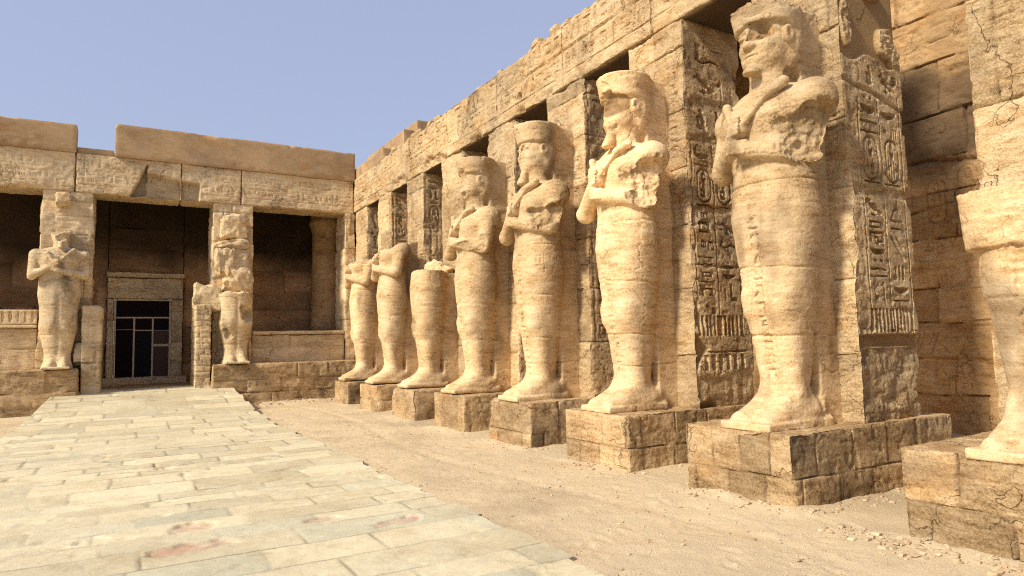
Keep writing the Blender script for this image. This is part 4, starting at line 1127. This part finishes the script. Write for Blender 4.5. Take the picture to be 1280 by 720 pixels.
def cut_value(P, c):
    """positive where the stone is broken away"""
    if c[0] == 'plane':
        _, p, n, amp, sc = c
        n = np.array(n, float); n /= np.linalg.norm(n)
        return (P - np.array(p, np.float32)) @ n.astype(np.float32) + amp * fbm(P, sc, 3, 3.7)
    if c[0] == 'wedge':
        _, pl, amp, sc = c
        v = np.full(len(P), 9.0, np.float32)
        for p, n in pl:
            n = np.array(n, float); n /= np.linalg.norm(n); v = np.minimum(v, (P - np.array(p, np.float32)) @ n.astype(np.float32))
        return v + amp * (fbm(P, sc, 3, 4.4) + .5 * (.5 - ridged(P, sc * 1.4, 2, 2.2)))
    _, p, r, amp, sc = c
    return -ell(P, p, r) + amp * fbm(P, sc, 3, 5.1)

def statue_eval(P, S):
    d = statue_parts(P, S)
    feet = d.pop('feet_only')
    names = [k for k in d if d[k] is not None]
    M = np.stack([d[k] for k in names])
    lab = M.argmin(0)
    tot = M.min(0)
    for k, nm in enumerate(names):          # soft joints where limbs lie on the trunk
        if nm != 'body': tot = np.minimum(tot, smin(M[names.index('body')], M[k], .010 if nm in ('crook', 'flail', 'beard') else .016))
    for a in S.get('extra', []):
        tot = smin(tot, rbox(P, a[0], a[1], .05) + .04 * fbm(P, 5, 3, 2), .03)
    for zj in S.get('joints', ()):
        w = P[:, 2] + .02 * fbm(P * np.array([1, 1, .3], np.float32), 2.0, 2, zj) - zj
        tot = tot + .018 * np.exp(-(w / .0085) ** 2)
    brk = np.full(len(P), -9.0, np.float32)
    for c in S.get('cuts', ()):
        v = cut_value(P, c); tot = np.maximum(tot, v); brk = np.maximum(brk, v)
    return tot, lab, names, brk

def surface_nets(D, o, h):
    s = D < 0
    nx, ny, nz = D.shape
    cnt = np.zeros((nx - 1, ny - 1, nz - 1), np.int8)
    for i in (0, 1):
        for j in (0, 1):
            for k in (0, 1): cnt += s[i:nx - 1 + i, j:ny - 1 + j, k:nz - 1 + k]
    act = (cnt > 0) & (cnt < 8)
    ids = np.full(act.shape, -1, np.int64); A_ = np.argwhere(act); ids[act] = np.arange(len(A_))
    acc = np.zeros((len(A_), 3)); n = np.zeros(len(A_))
    cs = [(i, j, k) for i in (0, 1) for j in (0, 1) for k in (0, 1)]
    val = {c: D[A_[:, 0] + c[0], A_[:, 1] + c[1], A_[:, 2] + c[2]] for c in cs}
    for c in cs:
        for ax in range(3):
            if c[ax]: continue
            e = list(c); e[ax] = 1; e = tuple(e)
            a, b = val[c], val[e]; m = (a < 0) != (b < 0)
            t = np.where(m, a / np.where(m, a - b, 1), 0)
            p = np.array(c, float)[None, :].repeat(len(A_), 0); p[:, ax] += t
            acc[m] += p[m]; n[m] += 1
    V = (A_ + acc / n[:, None]) * h + o
    F = []
    for ax in range(3):
        a, b = [(1, 2), (2, 0), (0, 1)][ax]
        sl0 = [slice(None)] * 3; sl1 = [slice(None)] * 3
        sl0[ax] = slice(0, -1); sl1[ax] = slice(1, None)
        s0, s1 = s[tuple(sl0)], s[tuple(sl1)]
        E_ = np.argwhere(s0 != s1)
        ok = (E_[:, a] > 0) & (E_[:, b] > 0) & (E_[:, a] < D.shape[a] - 1) & (E_[:, b] < D.shape[b] - 1)
        E_ = E_[ok]
        inside = s0[E_[:, 0], E_[:, 1], E_[:, 2]]
        q = []
        for da, db in ((-1, -1), (0, -1), (0, 0), (-1, 0)):
            c = E_.copy(); c[:, a] += da; c[:, b] += db
            q.append(ids[c[:, 0], c[:, 1], c[:, 2]])
        q = np.stack(q, 1)
        q[~inside] = q[~inside][:, ::-1]
        F.append(q)
    return V.astype(np.float32), np.concatenate(F)

def grow(S, h):
    lo = np.array([-.80, -.68, -.03]); hi = np.array([.84, .84, S.get('zmax', 5.0)])
    n = np.ceil((hi - lo) / (h * 4)).astype(int)
    g = [lo[i] + (np.arange(n[i]) * 4 + 1.5) * h for i in range(3)]
    X = np.stack(np.meshgrid(*g, indexing='ij'), -1).reshape(-1, 3).astype(np.float32)
    c = statue_eval(X, S)[0]
    near = np.abs(c) < h * 6.5 + .05
    D = np.repeat(np.repeat(np.repeat(c.reshape(n), 4, 0), 4, 1), 4, 2)
    mk = np.repeat(np.repeat(np.repeat(near.reshape(n), 4, 0), 4, 1), 4, 2)
    idx = np.argwhere(mk)
    P = (lo + idx * h).astype(np.float32)
    D[mk] = statue_eval(P, S)[0]
    D[0] = D[-1] = 1; D[:, 0] = D[:, -1] = 1; D[:, :, 0] = D[:, :, -1] = 1
    V, F = surface_nets(D, lo, h)
    # keep the one big piece
    par = np.arange(len(V))
    for _ in range(400):
        m = par[F].min(1); new = par.copy()
        for k in range(4): np.minimum.at(new, F[:, k], m)
        new = new[new]
        if (new == par).all(): break
        par = new
    u, cn = np.unique(par, return_counts=True)
    keep = par == u[cn.argmax()]
    F = F[keep[F].all(1)]
    re = np.cumsum(keep) - 1
    return V[keep], re[F]

def vnormals(V, F):
    n = np.cross(V[F[:, 2]] - V[F[:, 0]], V[F[:, 3]] - V[F[:, 1]])
    N = np.zeros_like(V)
    for k in range(4): np.add.at(N, F[:, k], n)
    return N / (np.linalg.norm(N, axis=1, keepdims=True) + 1e-9)

PNAME = {'body': 'body', 'head': 'head', 'beard': 'beard', 'arm_near': 'arm', 'arm_far': 'arm', 'crook': 'crook', 'flail': 'flail'}

def statue(loc, rz, S, h, label, group, seed, scale=1.0, mat=None):
    mat = mat or M_STATUE
    V, F = grow(S, h)
    # a little smoothing of the lattice
    for _ in range(2):
        acc = np.zeros_like(V); cn = np.zeros(len(V))
        for k in range(4):
            np.add.at(acc, F[:, k], V[F[:, k - 1]]); np.add.at(acc, F[:, k], V[F[:, (k + 1) % 4]]); np.add.at(cn, F[:, k], 2)
        V = V * .78 + .22 * (acc / np.maximum(cn, 1)[:, None]).astype(np.float32)
    N = vnormals(V, F)
    tot, lab, names, brk = statue_eval(V, S)
    rough = np.exp(-(np.maximum(0, -brk - .0) / .02) ** 2); up = .35 + .65 * sst(2.3, 3.0, V[:, 2])
    Q = V + seed * 3.1
    dsp = .003 * fbm(Q, 2.5, 3, 1) + .0018 * fbm(Q, 18, 3, 2) - .55 * up * (.030 * np.clip(fbm(Q, 9, 4, 3) - .38, 0, 1) + .022 * np.clip(fbm(Q, 22, 3, 33) - .45, 0, 1))
    dsp = dsp + .0014 * fbm(Q * np.array([.35, .35, 2.4], np.float32), 9.0, 3, 41)
    cr_ = np.abs(fbm(Q * np.array([1, 1, 1.6], np.float32), 1.5, 4, 21)); dsp = dsp - .014 * np.exp(-(cr_ / .014) ** 2) * sst(-.1, .25, fbm(Q, .9, 3, 22))
    sc = sst(.44, .49, fbm(Q, 1.7, 5, 4))                         # scaled-off patches
    dsp = dsp - sc * (.012 + .009 * fbm(Q, 12, 4, 5)) * S.get('worn', 1.0) * (.4 + .6 * up)
    dsp = dsp - rough * (.060 * (ridged(Q, 4.0, 3, 6) - .45) + .022 * fbm(Q, 20, 4, 66))
    # inscription down the front of the legs
    if S.get('text'):
        r = np.random.RandomState(seed + 9); ca = Carving(.020)
        ca.column(0, .15, .45, 2.5, r, 0).line(-.09, .4, -.09, 2.6, .007).line(.09, .4, .09, 2.6, .007)
        m = (N[:, 1] > .3) & (np.abs(V[:, 0]) < .14) & (V[:, 2] < 2.7)
        if m.any():
            dsp[m] += ca.field(V[m, 0], V[m, 2])
    for (kx, kz, w_, h_) in S.get('panels', ()):
        r = np.random.RandomState(seed + 19); ca = Carving(.014)
        n_ = max(1, int(w_ / .1))
        for i in range(n_):
            ux = kx - w_ / 2 + (i + .5) * w_ / n_; ca.column(ux, w_ / n_ * .8, kz - h_ / 2, kz + h_ / 2, r, 0)
            ca.line(ux - w_ / n_ / 2, kz - h_ / 2, ux - w_ / n_ / 2, kz + h_ / 2, .006)
        ang = np.arctan2(V[:, 0], V[:, 1]) * .42
        m = (np.abs(ang - kx) < w_ * .6) & (np.abs(V[:, 2] - kz) < h_ * .6)
        if m.any(): dsp[m] += ca.field(ang[m].astype(np.float32), V[m, 2])
    V = V + N * dsp[:, None].astype(np.float32)
    N = vnormals(V, F)
    T = np.zeros_like(V)
    seg = np.zeros(len(V))
    for i, zj in enumerate(S.get('joints', ())): seg += (V[:, 2] > zj) * ((_TAB[(seed * 31 + i * 7) % 65536] - .5) * .22)
    T[:, 0] = .53 + S.get('tone', 0.0) + seg + .05 * fbm(Q, 2.2, 4, 7) - .10 * rough - .05 * sc
    for p in S.get('patches', ()):                                # smooth modern fill
        T[:, 1] = np.maximum(T[:, 1], sst(1.05, .92, np.sqrt((((V - np.array(p[0])) / np.array(p[1])) ** 2).sum(1)) + .12 * fbm(Q, 6, 3, 8)))
    T[:, 2] = np.clip(.55 * sst(.35, .8, fbm(Q * np.array([1, 1, .35], np.float32), 1.8, 4, 11)) + .30 * rough * sst(-.2, .5, fbm(Q, 5, 3, 12)), 0, 1)
    # split into parts
    fl = np.stack([lab[F[:, k]] for k in range(4)], 1)
    nl = len(names); cnt = np.stack([(fl == i).sum(1) for i in range(nl)], 1)
    flab = cnt.argmax(1)
    bi = names.index('body')
    ncut = 0
    for i in range(nl):
        if i == bi: continue
        m = np.where(flab == i)[0]
        if len(m) == 0: continue
        Fi = F[m]; par = np.arange(len(V))
        for _ in range(300):
            mm = par[Fi].min(1); new = par.copy()
            for k in range(4): np.minimum.at(new, Fi[:, k], mm)
            new = new[new]
            if (new == par).all(): break
            par = new
        root = par[Fi[:, 0]]; u, cn = np.unique(root, return_counts=True)
        flab[m[root != u[cn.argmax()]]] = bi
        if cn.max() < 25: flab[m] = bi
    t = empty('osiride_statue', loc, rz, scale if isinstance(scale, tuple) else (scale,) * 3)
    props(t, label, 'statue', group)
    made = {}
    order = ['body', 'head', 'beard', 'arm_near', 'arm_far', 'crook', 'flail']
    for nm in order:
        if nm not in names: continue
        m = flab == names.index(nm)
        if not m.any(): continue
        Fi = F[m]; uq, inv = np.unique(Fi, return_inverse=True); Fi = inv.reshape(Fi.shape)
        par = made.get('head') if nm == 'beard' else t
        o = build(PNAME[nm], V[uq], [Fi], mat, par or t, (0, 0, 0), T[uq], True, None, N[uq])
        made[nm] = o
    return t

GRP = 'colossal statues of the right colonnade'
HY = PI2 = math.pi / 2
JT = (.62, 1.05, 1.78, 2.62)
SPEC = [
 # statue 8 (cut at the hips), then 7 ... 1 going away
 dict(cuts=[('plane', (0, 0, 2.10), (.05, -.05, 1), .02, 4)], joints=(.7, 1.22), arms=False, sceptres=False, head='none', zmax=2.4, text=True, panels=[(-.30, 1.88, .50, .36)], wx=1.05, kilt=True),
 dict(head='full', tone=.05, uraeus=True, beard=True, beard_end=3.90, joints=(.98, 1.72, 2.64), text=True, hx=1.12, top=4.86, sceptres=True, fe=(.60, .10, 2.93),
      cuts=[('wedge', [((-.44, .20, 3.0), (-1, .55, .0)), ((0, 0, 3.08), (-.5, .1, -1)), ((0, 0, 2.72), (0, 0, 1))], .06, 4), ('ell', (.56, .50, 3.34), (.22, .16, .10), .05, 6), ('wedge', [((0, .20, 4.66), (-.1, 1, .55)), ((0, 0, 4.58), (0, 0, 1))], .03, 5), ('plane', (0, 0, 4.80), (-.45, .1, 1), .05, 4),
            ('wedge', [((-.07, .2, 4.36), (-1, .5, .1)), ((0, .17, 4.3), (0, 1, 0)), ((0, 0, 4.30), (0, 0, 1)), ((0, 0, 4.46), (0, 0, -1))], .02, 6)],
      patches=[((-.14, .24, 4.36), (.16, .14, .08))], zmax=5.1),
 dict(head='cap', beard=True, beard_end=3.74, joints=JT, text=True, hx=1.10, top=4.80,
      cuts=[('wedge', [((-.47, .20, 3.0), (-1, .45, .1)), ((0, 0, 3.05), (-.6, .2, -1)), ((0, 0, 2.70), (0, 0, 1))], .07, 4), ('ell', (-.02, .40, 4.36), (.28, .17, .20), .03, 4), ('ell', (-.1, .40, 4.0), (.12, .16, .05), .03, 6)],
      patches=[((-.06, .26, 4.36), (.27, .26, .17))]),
 dict(head='face', beard=True, beard_end=3.72, joints=JT, text=True, hx=1.10, top=4.80,
      cuts=[('wedge', [((-.40, .26, 3.05), (-1, .9, .2)), ((0, 0, 3.02), (-.4, .1, -1)), ((0, 0, 2.78), (.3, .2, 1))], .05, 4), ('ell', (.0, .47, 4.30), (.22, .17, .22), .05, 7)], panels=[(-.42, 2.3, .16, .3)]),
 dict(head='cap', beard=False, joints=JT, text=True, hx=1.10, top=4.80,
      cuts=[('wedge', [((-.20, .10, 2.95), (-.35, .2, -1)), ((-.16, .30, 2.9), (-1, .6, 0)), ((0, 0, 2.66), (0, 0, 1)), ((-.36, .32, 2.9), (-.5, 1, 0))], .02, 5), ('ell', (0, .42, 4.34), (.25, .16, .25), .05, 7), ('ell', (0, .36, 4.02), (.12, .12, .06), .03, 7)]),
 dict(cuts=[('plane', (0, 0, 2.72), (.0, -.04, 1), .02, 5)], joints=(.62, 1.10, 1.85), arms=False, sceptres=False, head='none', zmax=3.0, text=True),
 dict(head='none', joints=JT, text=True, cuts=[('plane', (0, 0, 3.60), (.10, .30, 1), .05, 4), ('ell', (.25, .1, 3.8), (.3, .3, .25), .05, 5)], zmax=4.1, sceptres=True),
 dict(head='none', joints=JT, text=False, cuts=[('plane', (0, 0, 3.54), (-.15, .25, 1), .05, 4), ('ell', (-.3, .1, 3.75), (.3, .3, .22), .06, 5)], zmax=4.1, sceptres=False),
]
SLAB = ['statue at the right edge broken off at the hips, only legs and kilt left',
        'tallest statue with lips and one eye still showing, elbow broken away rough',
        'statue with a smooth patched blank face, short beard and rough broken forearm',
        'bearded statue gripping a crook, its flat cap and ear clearly showing',
        'statue with worn face whose near arm ends in a flat-cut stump',
        'statue sheared flat at the waist, third from the far corner',
        'headless statue with folded arms and rounded shoulder, second from the far corner',
        'farthest headless statue of the row, next to the far corner']
for k, yp in enumerate(ALLP):
    h = [.018, .0132, .0155, .019, .024, .028, .03, .032][k]
    statue((6.03 if k != 1 else 6.06, yp + (.60 if k > 1 else .50 if k else .48), PZ - .01), PI2, SPEC[k], h, SLAB[k], GRP, 11 + k, (1, 1, .957))

# rough lumps of the broken arms still clinging to the pier of the third statue
o = rock('stone_fragment', (6.36, YP[4] + .80, 3.36), (.22, .40, .20), M_STATUE, 77, sub=24, ang=4, nz=.20)
props(o, 'rough broken lump jutting from the pier beside the statue sheared flat at the waist', 'stone')

GF = 'statues of the far wall'
statue((-1.42, YF - .34, 1.205), math.pi, dict(head='cap', beard=True, beard_end=3.74, joints=(.62, 1.05, 1.95, 2.62), wx=1.22, leg=1.28, hx=1.0, sceptres=True, top=4.75,
       cuts=[('plane', (0, .1, 4.22), (.1, .3, 1), .06, 5), ('ell', (0, .4, 4.1), (.3, .2, .2), .05, 5)], zmax=4.5), .03, 'statue with arms crossed and most of its face gone, left of the far doorway', GF, 31, .845, M_FACADE)
statue((2.92, YF - .34, 1.195), math.pi, dict(head='none', arms=False, sceptres=False, joints=(.62, 1.05, 1.7, 2.3), wx=1.18, leg=1.35, worn=2.2,
       cuts=[('plane', (0, 0, 2.30), (.0, -.1, 1), .10, 4), ('ell', (-.4, .35, 1.65), (.3, .25, .3), .10, 4), ('ell', (.35, .4, .95), (.25, .25, .2), .08, 5)], zmax=2.7), .03,
       'ruined statue right of the far doorway, only its lower legs clearly shaped', GF, 32, .9, M_FACADE)
# what is left of the ruined statue's trunk and head, stacked up the pier
for i, (c, s, lab) in enumerate([((2.98, YF - .14, 3.62), (.40, .34, .46), 'rounded broken chest block of the ruined statue, lowest above its legs'),
                                 ((2.62, YF - .16, 4.20), (.26, .30, .42), 'rough dark-edged lump at shoulder height of the ruined statue'),
                                 ((3.02, YF - .12, 4.28), (.30, .24, .36), 'squarish pale shoulder block beside the rough lump of the ruined statue'),
                                 ((2.84, YF - .10, 4.78), (.46, .26, .17), 'flat ledge-like block above the shoulders of the ruined statue'),
                                 ((2.88, YF - .07, 5.28), (.36, .20, .36), 'eroded pitted head block at the top of the ruined statue')]):
    o = rock('stone_fragment', c, s, M_FACADE, 130 + i, sub=26, ang=1, nz=.20); props(o, lab, 'stone', 'remains of the ruined statue')
o = rock('stone_fragment', (-1.42, YF - .06, 5.75), (.18, .18, .20), M_FACADE, 141, sub=12); props(o, 'small block left of the broken head high on the left far pier', 'stone')

# ================================================================== GRAVEL
def gravel():
    r = np.random.RandomState(17); Vs = []; Fs = []; Ts = []; off = 0
    spots = []
    for _ in range(420):                       # at the foot of the plinths
        k = r.choice([0, 0, 0, 1, 1, 1, 2, 2, 3]); yp = ALLP[k]
        if r.rand() < .45: x, y = 5.36 - abs(r.normal() * .14) - .02, yp - .06 + r.rand() * 1.33
        else: x, y = 5.36 + r.rand() * (2.2 if k else .6), yp - .06 - abs(r.normal() * .16) - .02
        spots.append((x, y, .006 + .020 * r.rand() ** 2.5))
    for _ in range(160):                       # the heap in front of the nearest plinth
        spots.append((5.30 - abs(r.normal() * .22), 2.0 + 1.6 * r.rand(), .007 + .024 * r.rand() ** 2.5))
    for _ in range(1300):
        spots.append((2.95 + 2.4 * r.rand(), 2.8 + 12 * r.rand() ** 1.6, .0035 + .012 * r.rand() ** 4))
    for _ in range(120):
        spots.append((3.2 + 3.2 * r.rand(), 20.6 - abs(r.normal() * .4), .012 + .03 * r.rand() ** 2))
    P = np.array([(a, b, 0) for a, b, c in spots], np.float32); P, _t = sand_h(P)
    for (a, b, s), p in zip(spots, P):
        v, f, t = rock(None, (p[0], p[1], p[2] + s * .25), (s * (.8 + .6 * r.rand()), s * (.8 + .6 * r.rand()), s * .6), None, r.randint(9999), sub=4)
        t[:, 0] = .35 + .4 * r.rand()
        Vs.append(v); Fs.append(f + off); Ts.append(t); off += len(v)
    o = build('gravel', np.concatenate(Vs), [np.concatenate(Fs)], M_ROCK, None, (0, 0, 0), np.concatenate(Ts), True, 40)
    props(o, 'small broken stones scattered on the sand along the plinths', 'gravel', None, 'stuff')
gravel()
